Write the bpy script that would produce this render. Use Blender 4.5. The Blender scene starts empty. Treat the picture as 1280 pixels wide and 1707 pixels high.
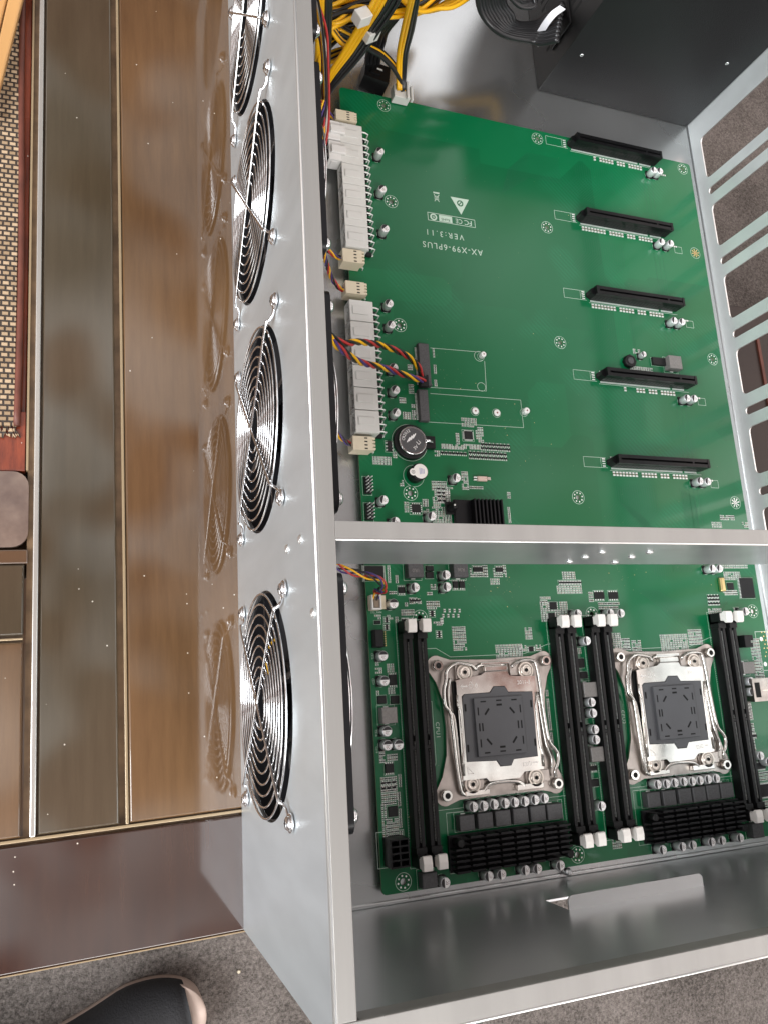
import bpy, math, random
from mathutils import Vector, Matrix
random.seed(7)
C = bpy.context.scene.collection
PI = math.pi

# ------------------------------------------------------------------ camera (all lengths below in millimetres, K turns them into metres)
K = 0.001
FPX, CX, CY, CZ = 1317.3454, -170.6689, 119.5468, 485.0682
RX, RY, RZ = 0.2445, -0.3533, -0.0612
cam_d = bpy.data.cameras.new('camera'); cam = bpy.data.objects.new('camera', cam_d); C.objects.link(cam)
cam.location = (CX*K, CY*K, CZ*K); cam.rotation_euler = (RX, RY, RZ)
cam_d.sensor_fit = 'VERTICAL'; cam_d.sensor_height = 36; cam_d.lens = FPX/1707*36
cam_d.clip_start = 0.01; cam_d.clip_end = 60
bpy.context.scene.camera = cam

# ------------------------------------------------------------------ world and lamps
W = bpy.data.worlds.new('World'); bpy.context.scene.world = W; W.use_nodes = True
nt = W.node_tree; bg = nt.nodes['Background']
tc = nt.nodes.new('ShaderNodeTexCoord'); sx = nt.nodes.new('ShaderNodeSeparateXYZ')
nt.links.new(tc.outputs['Generated'], sx.inputs[0])
cr = nt.nodes.new('ShaderNodeValToRGB'); nt.links.new(sx.outputs['Z'], cr.inputs[0])
cr.color_ramp.elements[0].position = 0.0; cr.color_ramp.elements[0].color = (0.10, 0.085, 0.075, 1)
cr.color_ramp.elements[1].position = 0.80; cr.color_ramp.elements[1].color = (0.95, 0.95, 0.94, 1)
ns = nt.nodes.new('ShaderNodeTexNoise'); ns.inputs['Scale'].default_value = 4.6; ns.inputs['Detail'].default_value = 1.5
nt.links.new(tc.outputs['Generated'], ns.inputs['Vector'])
mr = nt.nodes.new('ShaderNodeMapRange'); mr.inputs['From Min'].default_value = 0.35; mr.inputs['From Max'].default_value = 0.65
mr.inputs['To Min'].default_value = 0.22; mr.inputs['To Max'].default_value = 1.7
nt.links.new(ns.outputs['Fac'], mr.inputs['Value'])
# room tones: painted noise standing in for walls and furniture the glossy table reflects
n5 = nt.nodes.new('ShaderNodeTexNoise'); n5.inputs['Scale'].default_value = 7.5; n5.inputs['Detail'].default_value = 1; nt.links.new(tc.outputs['Generated'], n5.inputs['Vector'])
r5 = nt.nodes.new('ShaderNodeValToRGB'); nt.links.new(n5.outputs['Fac'], r5.inputs[0])
r5.color_ramp.elements[0].position = .42; r5.color_ramp.elements[0].color = (.30, .13, .10, 1); r5.color_ramp.elements[1].position = .53; r5.color_ramp.elements[1].color = (1, 1, 1, 1)
mc = nt.nodes.new('ShaderNodeMix'); mc.data_type = 'RGBA'; mc.blend_type = 'MULTIPLY'; mc.inputs['Factor'].default_value = 1
nt.links.new(cr.outputs[0], mc.inputs[6]); nt.links.new(r5.outputs[0], mc.inputs[7]); nt.links.new(mc.outputs[2], bg.inputs['Color']); # brighter towards the windows on the left; brightness added on the right for board sheen
gx = nt.nodes.new('ShaderNodeValToRGB'); gx.color_ramp.interpolation = 'EASE'
ax_ = nt.nodes.new('ShaderNodeMath'); ax_.operation = 'MULTIPLY_ADD'; ax_.inputs[1].default_value = .5; ax_.inputs[2].default_value = .5
nt.links.new(sx.outputs['X'], ax_.inputs[0]); nt.links.new(ax_.outputs[0], gx.inputs[0])
e_ = gx.color_ramp.elements; e_[0].position = .0; e_[0].color = (1, 1, 1, 1); e_[1].position = 1; e_[1].color = (.9, .9, .9, 1)
for p_, v_ in ((.35, .85), (.5, .42), (.64, .26), (.74, .75), (.84, 1.9)): q_ = e_.new(p_); q_.color = (v_, v_, v_, 1)
gm = nt.nodes.new('ShaderNodeMath'); gm.operation = 'MULTIPLY'; nt.links.new(mr.outputs[0], gm.inputs[0]); nt.links.new(gx.outputs[0], gm.inputs[1])
nt.links.new(gm.outputs[0], bg.inputs['Strength'])

def area(name, loc, target, sx_, sy_, power, col):
    l = bpy.data.lights.new(name, 'AREA'); l.shape = 'RECTANGLE'; l.size = sx_; l.size_y = sy_; l.energy = power; l.color = col
    o = bpy.data.objects.new(name, l); C.objects.link(o); o.location = loc
    o.rotation_euler = (Vector(target)-Vector(loc)).to_track_quat('-Z', 'Y').to_euler(); return o
area('window_light', (-2.1, -0.7, 1.75), (0.1, 0.25, 0.05), 1.5, 1.3, 60, (0.92, 0.97, 1.0))
area('front_fill_light', (0.1, -1.9, 1.9), (0.12, 0.25, 0.0), 1.8, 1.2, 32, (1.0, 0.985, 0.96))  # added fill for the case interior, not a known door
area('floor_highlight_light', (1.6, 3.2, 2.55), (0.12, 0.60, 0.0), 0.8, 0.6, 2.2, (0.97, 0.98, 1.0))  # added lamp that puts a soft highlight on the steel floor
sc = bpy.context.scene
sc.view_settings.view_transform = 'Standard'; sc.view_settings.look = 'None'
sc.view_settings.exposure = 0.85; sc.view_settings.gamma = 1

# ------------------------------------------------------------------ photograph measurements -> places in the world
_M = Matrix.Rotation(RZ, 3, 'Z') @ Matrix.Rotation(RY, 3, 'Y') @ Matrix.Rotation(RX, 3, 'X')
def B(u, v, val=0.0, ax=2):
    """point of the plane <axis ax = val> that was measured at (u, v)"""
    d = _M @ Vector(((u-640)/FPX, -(v-853.5)/FPX, -1.0)); c = (CX, CY, CZ)
    t = (val-c[ax])/d[ax]
    return (c[0]+t*d[0], c[1]+t*d[1], c[2]+t*d[2])

# ------------------------------------------------------------------ materials
def mat(name, col, metal=0.0, rough=0.5, coat=0.0, ior=1.5, var=0.0, vscale=20.0, bump=0.0, bscale=200.0, stretch=None, col2=None, spec=0.5, coatr=0.05, rvar=0.0, trans=0.0):
    m = bpy.data.materials.new(name); m.use_nodes = True; t = m.node_tree; p = t.nodes['Principled BSDF']
    p.inputs['Base Color'].default_value = (*col, 1); p.inputs['Metallic'].default_value = metal
    p.inputs['Roughness'].default_value = rough; p.inputs['IOR'].default_value = ior
    p.inputs['Coat Weight'].default_value = coat; p.inputs['Coat Roughness'].default_value = coatr
    p.inputs['Specular IOR Level'].default_value = spec
    p.inputs['Transmission Weight'].default_value = trans
    if var or bump or col2 or rvar:
        tc = t.nodes.new('ShaderNodeTexCoord'); mp = t.nodes.new('ShaderNodeMapping'); t.links.new(tc.outputs['Object'], mp.inputs[0])
        if stretch: mp.inputs['Scale'].default_value = stretch
        if var or col2:
            n = t.nodes.new('ShaderNodeTexNoise'); n.inputs['Scale'].default_value = vscale; n.inputs['Detail'].default_value = 6
            t.links.new(mp.outputs[0], n.inputs['Vector'])
            r = t.nodes.new('ShaderNodeValToRGB'); t.links.new(n.outputs['Fac'], r.inputs[0])
            r.color_ramp.elements[0].position = .32; r.color_ramp.elements[1].position = .68
            a = col2 if col2 else tuple(c*(1-var) for c in col)
            b = col if col2 else tuple(min(1, c*(1+var)) for c in col)
            r.color_ramp.elements[0].color = (*a, 1); r.color_ramp.elements[1].color = (*b, 1)
            t.links.new(r.outputs[0], p.inputs['Base Color'])
        if rvar:
            n3 = t.nodes.new('ShaderNodeTexNoise'); n3.inputs['Scale'].default_value = vscale*.6; n3.inputs['Detail'].default_value = 5
            t.links.new(mp.outputs[0], n3.inputs['Vector'])
            g = t.nodes.new('ShaderNodeMapRange'); g.inputs['To Min'].default_value = max(0.02, rough-rvar); g.inputs['To Max'].default_value = rough+rvar
            g.inputs['From Min'].default_value = .3; g.inputs['From Max'].default_value = .7
            t.links.new(n3.outputs['Fac'], g.inputs['Value']); t.links.new(g.outputs[0], p.inputs['Roughness'])
        if bump:
            n2 = t.nodes.new('ShaderNodeTexNoise'); n2.inputs['Scale'].default_value = bscale; n2.inputs['Detail'].default_value = 4
            t.links.new(mp.outputs[0], n2.inputs['Vector'])
            b2 = t.nodes.new('ShaderNodeBump'); b2.inputs['Strength'].default_value = bump; b2.inputs['Distance'].default_value = 0.001
            t.links.new(n2.outputs['Fac'], b2.inputs['Height']); t.links.new(b2.outputs[0], p.inputs['Normal'])
    return m

M = {}
M['steel'] = mat('galvanised_steel', (.66, .68, .69), .9, .33, var=.06, vscale=30, bump=.01, bscale=900, rvar=.04)
M['steel_wall'] = mat('brushed_steel_wall', (.70, .74, .76), .70, .42, var=.05, vscale=60, bump=.01, bscale=700, rvar=.03, stretch=(1, 1, .25))
M['steel_floor'] = mat('steel_floor', (.60, .61, .61), .92, .27, var=.07, vscale=9, bump=.006, bscale=500, rvar=.04)
M['steel_slot'] = mat('zinc_sheet_slot_wall', (.72, .75, .75), .5, .42, var=.06, vscale=40, rvar=.05)
M['steel_front'] = mat('zinc_sheet_front', (.58, .60, .605), .82, .30, var=.05, vscale=8, rvar=.03)
M['steel_rim'] = mat('cut_steel_rim', (.33, .32, .305), .55, .42, var=.06, vscale=80, bump=.06, bscale=1200, stretch=(1, .06, 1))
M['edge'] = mat('bright_edge', (.9, .9, .88), .9, .3)
M['chrome'] = mat('chrome_wire', (.86, .86, .87), 1, .13)
M['nickel'] = mat('nickel_plate', (.60, .575, .54), 1, .14, var=.10, vscale=90, rvar=.07)
M['nickel_base'] = mat('nickel_base_plate', (.42, .38, .35), 1, .34, var=.18, vscale=120, rvar=.08)
M['brass'] = mat('nickel_screw', (.62, .56, .50), 1, .28)
M['gold'] = mat('gold_pad', (.75, .58, .28), 1, .3)
M['tin'] = mat('tin_solder', (.84, .86, .83), .35, .35)
M['black'] = mat('black_plastic', (.006, .006, .0065), 0, .38, spec=.28)
M['black_matte'] = mat('black_matte_plastic', (.010, .010, .011), 0, .55, spec=.28)
M['black_slot'] = mat('black_slot_plastic', (.005, .005, .0055), 0, .28, spec=.28)
M['slot_gap'] = mat('slot_gap', (.003, .003, .003), 0, .8)
M['black_fan'] = mat('black_fan_plastic', (.013, .013, .015), 0, .33, spec=.28)
M['anodised'] = mat('black_anodised_aluminium', (.005, .005, .006), .0, .34, spec=.25)
M['ferrite'] = mat('grey_ferrite', (.075, .075, .078), .2, .55, var=.2, vscale=900)
M['ferrite_light'] = mat('light_grey_ferrite', (.21, .20, .19), .3, .5, var=.12, vscale=900)
M['cap_grey'] = mat('socket_cover_grey', (.085, .087, .094), 0, .42, var=.06, vscale=40)
M['chip'] = mat('chip_epoxy', (.012, .012, .0125), 0, .5, spec=.28)
M['white_plug'] = mat('white_nylon', (.66, .66, .63), 0, .38, var=.04, vscale=60)
M['clear_plug'] = mat('milky_nylon_plug', (.74, .73, .71), 0, .30)
M['latch'] = mat('white_latch', (.78, .75, .71), 0, .45)
M['cream'] = mat('cream_header', (.68, .60, .45), 0, .45)
M['cap_can'] = mat('capacitor_can', (.74, .75, .76), .55, .34)
M['cap_top'] = mat('capacitor_top', (.84, .83, .82), .1, .4)
M['ink'] = mat('black_ink', (.015, .014, .016), 0, .45)
M['ink_red'] = mat('dark_red_ink', (.22, .07, .07), 0, .5)
M['ink_blue'] = mat('blue_ink', (.22, .22, .42), 0, .5)
M['silk'] = mat('silkscreen_ink', (.50, .64, .54), 0, .5)
M['body_tan'] = mat('chip_capacitor_body', (.22, .17, .12), 0, .5)
M['pcb_edge'] = mat('board_edge', (.10, .17, .08), 0, .6)
M['wy'] = mat('yellow_wire', (.86, .46, .008), 0, .36)
M['wk'] = mat('black_wire', (.012, .012, .013), 0, .30)
M['wr'] = mat('red_wire', (.45, .03, .03), 0, .38)
M['wb'] = mat('violet_blue_wire', (.06, .035, .17), 0, .38)
M['ww'] = mat('white_wire', (.7, .68, .64), 0, .4)
M['psu'] = mat('charcoal_powder_coat', (.009, .009, .010), .15, .40, bump=.25, bscale=1600, var=.12, vscale=8)
M['psu_side'] = mat('black_powder_coat', (.012, .012, .012), .1, .45, bump=.25, bscale=1600)
M['leather'] = mat('brown_binding', (.12, .035, .022), 0, .5, var=.3, vscale=60)
M['stick'] = mat('pale_bamboo', (.50, .27, .10), 0, .40, var=.25, vscale=14, stretch=(1, .15, 1))
M['rubber_tan'] = mat('pinkish_rubber', (.52, .40, .34), 0, .6, var=.12, vscale=40)
M['shoe'] = mat('black_knit', (.012, .012, .014), 0, .7, bump=.6, bscale=500)
M['shoe_gloss'] = mat('black_shoe_overlay', (.02, .021, .025), 0, .35)
M['lime'] = mat('lime_trim', (.45, .60, .12), 0, .5)
M['dark_wood'] = mat('dark_cabinet', (.028, .016, .012), 0, .5, var=.4, vscale=6, stretch=(1, 1, .1))
M['tie'] = mat('white_cable_tie', (.70, .70, .74), 0, .4)

def board_mat():
    m = mat('green_solder_mask', (.006, .125, .052), 0, .30, coat=.6, coatr=.13, spec=.22)
    t = m.node_tree; p = t.nodes['Principled BSDF']
    tc = t.nodes.new('ShaderNodeTexCoord')
    n = t.nodes.new('ShaderNodeTexNoise'); n.inputs['Scale'].default_value = 14; n.inputs['Detail'].default_value = 2
    t.links.new(tc.outputs['Object'], n.inputs['Vector'])
    v = t.nodes.new('ShaderNodeTexVoronoi'); v.feature = 'F1'; v.distance = 'CHEBYCHEV'; v.inputs['Scale'].default_value = 9
    t.links.new(tc.outputs['Object'], v.inputs['Vector'])
    # copper pours under the mask: blocky patches a little lighter than the rest
    vc = t.nodes.new('ShaderNodeRGBToBW'); t.links.new(v.outputs['Color'], vc.inputs[0])
    a = t.nodes.new('ShaderNodeMix'); a.data_type = 'RGBA'
    t.links.new(vc.outputs[0], a.inputs['Factor'])
    a.inputs[6].default_value = (.0018, .104, .036, 1); a.inputs[7].default_value = (.0025, .150, .052, 1)
    # fine traces
    w = t.nodes.new('ShaderNodeTexWave'); w.inputs['Scale'].default_value = 150; w.bands_direction = 'DIAGONAL'; w.inputs['Distortion'].default_value = 0
    t.links.new(tc.outputs['Object'], w.inputs['Vector'])
    msk = t.nodes.new('ShaderNodeMapRange'); msk.inputs['From Min'].default_value = .56; msk.inputs['From Max'].default_value = .62
    t.links.new(n.outputs['Fac'], msk.inputs['Value'])
    mu = t.nodes.new('ShaderNodeMath'); mu.operation = 'MULTIPLY'; t.links.new(msk.outputs[0], mu.inputs[0]); t.links.new(w.outputs['Fac'], mu.inputs[1])
    m2 = t.nodes.new('ShaderNodeMath'); m2.operation = 'MULTIPLY'; m2.inputs[1].default_value = .35; t.links.new(mu.outputs[0], m2.inputs[0])
    b = t.nodes.new('ShaderNodeMix'); b.data_type = 'RGBA'; t.links.new(m2.outputs[0], b.inputs['Factor'])
    t.links.new(a.outputs[2], b.inputs[6]); b.inputs[7].default_value = (.012, .19, .085, 1)
    t.links.new(b.outputs[2], p.inputs['Base Color'])
    return m
M['pcb'] = board_mat()
M['trace'] = mat('copper_trace_under_mask', (.004, .085, .036), 0, .35)

def wood_mat(name, c1, c2, rough=.05, ior=1.9, grain=True, along=(9, .7, 9)):
    """wood under clear lacquer: grain in the colour, dust and scratches in the gloss"""
    m = bpy.data.materials.new(name); m.use_nodes = True; t = m.node_tree; p = t.nodes['Principled BSDF']
    tc = t.nodes.new('ShaderNodeTexCoord'); mp = t.nodes.new('ShaderNodeMapping'); t.links.new(tc.outputs['Object'], mp.inputs[0])
    mp.inputs['Scale'].default_value = along
    n = t.nodes.new('ShaderNodeTexNoise'); n.inputs['Scale'].default_value = 14; n.inputs['Detail'].default_value = 9; n.inputs['Roughness'].default_value = .7
    t.links.new(mp.outputs[0], n.inputs['Vector'])
    big = t.nodes.new('ShaderNodeTexNoise'); big.inputs['Scale'].default_value = 7; t.links.new(tc.outputs['Object'], big.inputs['Vector'])
    ad = t.nodes.new('ShaderNodeMath'); ad.operation = 'ADD'; t.links.new(n.outputs['Fac'], ad.inputs[0]); t.links.new(big.outputs['Fac'], ad.inputs[1])
    r = t.nodes.new('ShaderNodeValToRGB'); t.links.new(ad.outputs[0], r.inputs[0])
    hf = t.nodes.new('ShaderNodeMath'); hf.operation = 'MULTIPLY'; hf.inputs[1].default_value = .5
    t.links.new(ad.outputs[0], hf.inputs[0]); t.links.new(hf.outputs[0], r.inputs[0])
    r.color_ramp.elements[0].position = .38; r.color_ramp.elements[0].color = (*c1, 1)
    r.color_ramp.elements[1].position = .62; r.color_ramp.elements[1].color = (*c2, 1)
    # dust specks
    vo = t.nodes.new('ShaderNodeTexVoronoi'); vo.inputs['Scale'].default_value = 130; vo.inputs['Randomness'].default_value = 1; t.links.new(tc.outputs['Object'], vo.inputs['Vector'])
    lt = t.nodes.new('ShaderNodeMath'); lt.operation = 'LESS_THAN'; lt.inputs[1].default_value = .055; t.links.new(vo.outputs['Distance'], lt.inputs[0])
    sepc = t.nodes.new('ShaderNodeSeparateColor'); t.links.new(vo.outputs['Color'], sepc.inputs[0])
    g2 = t.nodes.new('ShaderNodeMath'); g2.operation = 'GREATER_THAN'; g2.inputs[1].default_value = .72; t.links.new(sepc.outputs[0], g2.inputs[0])
    mu = t.nodes.new('ShaderNodeMath'); mu.operation = 'MULTIPLY'; t.links.new(lt.outputs[0], mu.inputs[0]); t.links.new(g2.outputs[0], mu.inputs[1])
    mx = t.nodes.new('ShaderNodeMix'); mx.data_type = 'RGBA'; t.links.new(mu.outputs[0], mx.inputs['Factor'])
    t.links.new(r.outputs[0], mx.inputs[6]); mx.inputs[7].default_value = (.62, .56, .48, 1)
    t.links.new(mx.outputs[2], p.inputs['Base Color'])
    p.inputs['Roughness'].default_value = .5; p.inputs['Specular IOR Level'].default_value = .2
    p.inputs['Coat Weight'].default_value = 1; p.inputs['Coat IOR'].default_value = ior; 
    rn = t.nodes.new('ShaderNodeMapRange'); rn.inputs['From Min'].default_value = .35; rn.inputs['From Max'].default_value = .7
    rn.inputs['To Min'].default_value = rough*.5; rn.inputs['To Max'].default_value = rough*1.8
    t.links.new(big.outputs['Fac'], rn.inputs['Value']); t.links.new(rn.outputs[0], p.inputs['Coat Roughness'])
    return m
M['wood_orange'] = wood_mat('lacquered_orange_wood', (.080, .038, .013), (.140, .072, .028))
M['wood_grey'] = wood_mat('lacquered_grey_brown_panel', (.046, .032, .016), (.070, .050, .028))
M['wood_front'] = wood_mat('lacquered_dark_front_panel', (.022, .006, .003), (.042, .015, .007))
M['wood_groove'] = mat('groove_bottom', (.16, .10, .055), 0, .25, var=.4, vscale=60)
M['wood_light_edge'] = mat('polished_panel_edge', (.34, .25, .15), .2, .2)
M['bright_edge2'] = mat('steel_table_strip', (.55, .52, .48), .7, .25)
M['wood_edge_dark'] = mat('table_edge', (.10, .055, .03), 0, .12, coat=1)
M['redwood'] = wood_mat('carved_red_wood', (.07, .010, .005), (.30, .055, .018), rough=.2, ior=1.5, along=(12, 2, 9))
M['stone'] = mat('mottled_brown_stone', (.20, .14, .11), 0, .25, coat=.5, col2=(.09, .055, .045), vscale=55, bump=.4, bscale=120)

def mat_woven():
    m = bpy.data.materials.new('woven_fibre'); m.use_nodes = True; t = m.node_tree; p = t.nodes['Principled BSDF']
    tc = t.nodes.new('ShaderNodeTexCoord')
    b = t.nodes.new('ShaderNodeTexBrick'); b.inputs['Scale'].default_value = 1; b.offset = .5
    b.inputs['Brick Width'].default_value = .0046; b.inputs['Row Height'].default_value = .0034; b.inputs['Mortar Size'].default_value = .0008; b.inputs['Mortar Smooth'].default_value = .6
    b.inputs['Color1'].default_value = (.50, .36, .23, 1); b.inputs['Color2'].default_value = (.30, .20, .115, 1); b.inputs['Mortar'].default_value = (.035, .024, .018, 1)
    t.links.new(tc.outputs['Object'], b.inputs['Vector']); t.links.new(b.outputs['Color'], p.inputs['Base Color'])
    bu = t.nodes.new('ShaderNodeBump'); bu.inputs['Distance'].default_value = .001; bu.inputs['Strength'].default_value = .8; bu.invert = True
    t.links.new(b.outputs['Fac'], bu.inputs['Height']); t.links.new(bu.outputs[0], p.inputs['Normal'])
    p.inputs['Roughness'].default_value = .7
    return m
M['woven'] = mat_woven()

def mat_carpet():
    m = bpy.data.materials.new('speckled_carpet'); m.use_nodes = True; t = m.node_tree; p = t.nodes['Principled BSDF']
    tc = t.nodes.new('ShaderNodeTexCoord')
    n = t.nodes.new('ShaderNodeTexNoise'); n.inputs['Scale'].default_value = 330; n.inputs['Detail'].default_value = 5; n.inputs['Roughness'].default_value = .75
    t.links.new(tc.outputs['Object'], n.inputs['Vector'])
    n2 = t.nodes.new('ShaderNodeTexNoise'); n2.inputs['Scale'].default_value = 9; n2.inputs['Detail'].default_value = 4; t.links.new(tc.outputs['Object'], n2.inputs['Vector'])
    a = t.nodes.new('ShaderNodeMath'); a.operation = 'MULTIPLY_ADD'; a.inputs[1].default_value = .35; t.links.new(n2.outputs['Fac'], a.inputs[0]); t.links.new(n.outputs['Fac'], a.inputs[2])
    r = t.nodes.new('ShaderNodeValToRGB'); t.links.new(a.outputs[0], r.inputs[0])
    r.color_ramp.elements[0].position = .50; r.color_ramp.elements[0].color = (.085, .074, .066, 1)
    r.color_ramp.elements[1].position = .86; r.color_ramp.elements[1].color = (.40, .35, .32, 1)
    t.links.new(r.outputs[0], p.inputs['Base Color']); p.inputs['Roughness'].default_value = .95; p.inputs['Specular IOR Level'].default_value = .1
    b = t.nodes.new('ShaderNodeBump'); b.inputs['Strength'].default_value = 1; b.inputs['Distance'].default_value = .006
    t.links.new(n.outputs['Fac'], b.inputs['Height']); t.links.new(b.outputs[0], p.inputs['Normal'])
    return m
M['carpet'] = mat_carpet()

# ------------------------------------------------------------------ mesh building
class MB:
    """collects shapes (millimetres) for ONE mesh object; the current material index is self.m"""
    def __init__(s, *mats): s.v = []; s.f = []; s.mi = []; s.sm = []; s.mats = [M[x] for x in mats]; s.m = 0
    def add(s, vs, fs, smooth=False):
        n = len(s.v); s.v += [tuple(q) for q in vs]
        for f in fs: s.f.append(tuple(i+n for i in f)); s.mi.append(s.m); s.sm.append(smooth)
        return s
    def box(s, x0, x1, y0, y1, z0, z1, T=None):
        vs = [(x, y, z) for z in (z0, z1) for x, y in ((x0, y0), (x1, y0), (x1, y1), (x0, y1))]
        if T: vs = [T @ Vector(q) for q in vs]
        return s.add(vs, [(3, 2, 1, 0), (4, 5, 6, 7), (0, 1, 5, 4), (1, 2, 6, 5), (2, 3, 7, 6), (3, 0, 4, 7)])
    def boxc(s, cx, cy, w, d, z0, z1, rot=0.0):
        c, n = math.cos(rot), math.sin(rot)
        vs = [(cx+a*w/2*c-b*d/2*n, cy+a*w/2*n+b*d/2*c, z) for z in (z0, z1) for a, b in ((-1, -1), (1, -1), (1, 1), (-1, 1))]
        return s.add(vs, [(3, 2, 1, 0), (4, 5, 6, 7), (0, 1, 5, 4), (1, 2, 6, 5), (2, 3, 7, 6), (3, 0, 4, 7)])
    def cbox(s, cx, cy, w, d, z0, z1, ch=.5, rot=0.0):
        """box with chamfered upper edges"""
        c, n = math.cos(rot), math.sin(rot); vs = []
        for z, k in ((z0, 0), (z1-ch, 0), (z1, ch)):
            for a, b in ((-1, -1), (1, -1), (1, 1), (-1, 1)):
                X, Y = a*(w/2-k), b*(d/2-k); vs.append((cx+X*c-Y*n, cy+X*n+Y*c, z))
        fs = [(3, 2, 1, 0), (8, 9, 10, 11)]
        for k in (0, 4): fs += [(k+i, k+(i+1) % 4, k+4+(i+1) % 4, k+4+i) for i in range(4)]
        return s.add(vs, fs)
    def quad(s, pts): return s.add(pts, [tuple(range(len(pts)))])
    def flat(s, x0, x1, y0, y1, z): return s.add([(x0, y0, z), (x1, y0, z), (x1, y1, z), (x0, y1, z)], [(0, 1, 2, 3)])
    def frame(s, x0, x1, y0, y1, z, w=.25):
        s.flat(x0, x1, y0, y0+w, z); s.flat(x0, x1, y1-w, y1, z); s.flat(x0, x0+w, y0+w, y1-w, z); s.flat(x1-w, x1, y0+w, y1-w, z); return s
    def line(s, pts, w, z):
        for (ax, ay), (bx, by) in zip(pts, pts[1:]):
            L = math.hypot(bx-ax, by-ay) or 1; nx, ny = -(by-ay)/L*w/2, (bx-ax)/L*w/2; ex, ey = (bx-ax)/L*w/2, (by-ay)/L*w/2
            s.add([(ax+nx-ex, ay+ny-ey, z), (ax-nx-ex, ay-ny-ey, z), (bx-nx+ex, by-ny+ey, z), (bx+nx+ex, by+ny+ey, z)], [(0, 1, 2, 3)])
        return s
    def ring(s, cx, cy, r0, r1, z, n=32, a0=0, a1=2*PI):
        full = abs(a1-a0-2*PI) < 1e-6; vs = []; k = n if full else n+1
        for i in range(k):
            a = a0+(a1-a0)*i/n; vs += [(cx+r0*math.cos(a), cy+r0*math.sin(a), z), (cx+r1*math.cos(a), cy+r1*math.sin(a), z)]
        return s.add(vs, [(2*i, 2*i+1, (2*i+3) % len(vs), (2*i+2) % len(vs)) for i in range(n)])
    def disc(s, cx, cy, r, z, n=24, a0=0, a1=2*PI):
        vs = [(cx+r*math.cos(a0+(a1-a0)*i/n), cy+r*math.sin(a0+(a1-a0)*i/n), z) for i in range(n if abs(a1-a0-2*PI) < 1e-6 else n+1)]
        return s.add(vs, [tuple(range(len(vs)))])
    def lathe(s, c, prof, n=24, ax=2, smooth=True, caps=True):
        """prof: (radius, height) pairs along axis ax from point c"""
        vs = []
        for r, h in prof:
            for i in range(n):
                a = 2*PI*i/n; p = [r*math.cos(a), r*math.sin(a), h]
                if ax == 0: p = [p[2], p[0], p[1]]
                if ax == 1: p = [p[1], p[2], p[0]]
                vs.append((c[0]+p[0], c[1]+p[1], c[2]+p[2]))
        fs = []
        for k in range(len(prof)-1): fs += [(k*n+i, k*n+(i+1) % n, (k+1)*n+(i+1) % n, (k+1)*n+i) for i in range(n)]
        s.add(vs, fs, smooth)
        if caps:
            m = len(s.v)-len(vs)
            s.f.append(tuple(m+i for i in range(n))[::-1]); s.mi.append(s.m); s.sm.append(False)
            s.f.append(tuple(m+(len(prof)-1)*n+i for i in range(n))); s.mi.append(s.m); s.sm.append(False)
        return s
    def cyl(s, c, r, h, n=24, ax=2): return s.lathe(c, [(r, 0), (r, h)], n, ax)
    def tube(s, pts, r, n=8, closed=False, flat=1.0):
        P = [Vector(p) for p in pts]; k = len(P); up = None; vs = []
        for i in range(k):
            a = P[(i-1) % k] if (closed or i > 0) else P[0]; b = P[(i+1) % k] if (closed or i < k-1) else P[-1]
            t = (b-a).normalized() if (b-a).length > 1e-9 else Vector((0, 0, 1))
            if up is None:
                up = Vector((0, 0, 1)) if abs(t.z) < .9 else Vector((1, 0, 0))
            x = (up - t*up.dot(t)).normalized(); y = t.cross(x); up = x
            rr = r[i] if isinstance(r, (list, tuple)) else r
            for j in range(n):
                q = 2*PI*j/n; vs.append(P[i] + x*rr*flat*math.cos(q) + y*rr*math.sin(q))
        fs = [(i*n+j, i*n+(j+1) % n, ((i+1) % k)*n+(j+1) % n, ((i+1) % k)*n+j) for i in range(k if closed else k-1) for j in range(n)]
        if not closed: fs += [tuple(range(n))[::-1], tuple((k-1)*n+j for j in range(n))]
        return s.add(vs, fs, True)
    def prism(s, poly, z0, z1):
        n = len(poly); vs = [(x, y, z0) for x, y in poly]+[(x, y, z1) for x, y in poly]
        return s.add(vs, [tuple(range(n))[::-1], tuple(range(n, 2*n))]+[(i, (i+1) % n, n+(i+1) % n, n+i) for i in range(n)])
    def build(s, name, parent=None, bevel=0.0, seg=2, loc=None):
        me = bpy.data.meshes.new(name)
        o0 = Vector(loc) if loc else Vector((0, 0, 0))
        me.from_pydata([((x-o0.x)*K, (y-o0.y)*K, (z-o0.z)*K) for x, y, z in s.v], [], s.f)
        for m in s.mats: me.materials.append(m)
        me.polygons.foreach_set('material_index', s.mi); me.polygons.foreach_set('use_smooth', s.sm); me.update()
        o = bpy.data.objects.new(name, me); C.objects.link(o); o.location = o0*K
        if parent: put(o, parent)
        if bevel:
            b = o.modifiers.new('bevel', 'BEVEL'); b.width = bevel*K; b.segments = seg; b.limit_method = 'ANGLE'; b.angle_limit = .7
        return o

def wloc(o):
    v = Vector((0, 0, 0))
    while o: v += o.location; o = o.parent
    return v
def put(o, parent):
    """parent o, keeping it where it is (things and parts here are never rotated, so locations just add)"""
    o.parent = parent; o.location = o.location - wloc(parent)
def thing(name, label, cat, loc, group=None):
    o = bpy.data.objects.new(name, None); C.objects.link(o); o.location = Vector(loc)*K; o.empty_display_size = .02
    return tag(o, label, cat, group)
def tag(o, label, cat, group=None):
    o['label'] = label; o['category'] = cat
    if group: o['group'] = group
    return o
def dup(o, parent, off):
    """a copy of a part and of its sub-parts, moved by off millimetres"""
    c = o.copy(); C.objects.link(c); c.parent = parent; c.location = o.location + Vector(off)*K
    for ch in [q for q in bpy.data.objects if q.parent == o]:
        d = ch.copy(); C.objects.link(d); d.parent = c
    return c
def kids(o): return [q for q in bpy.data.objects if q.parent == o]

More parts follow.
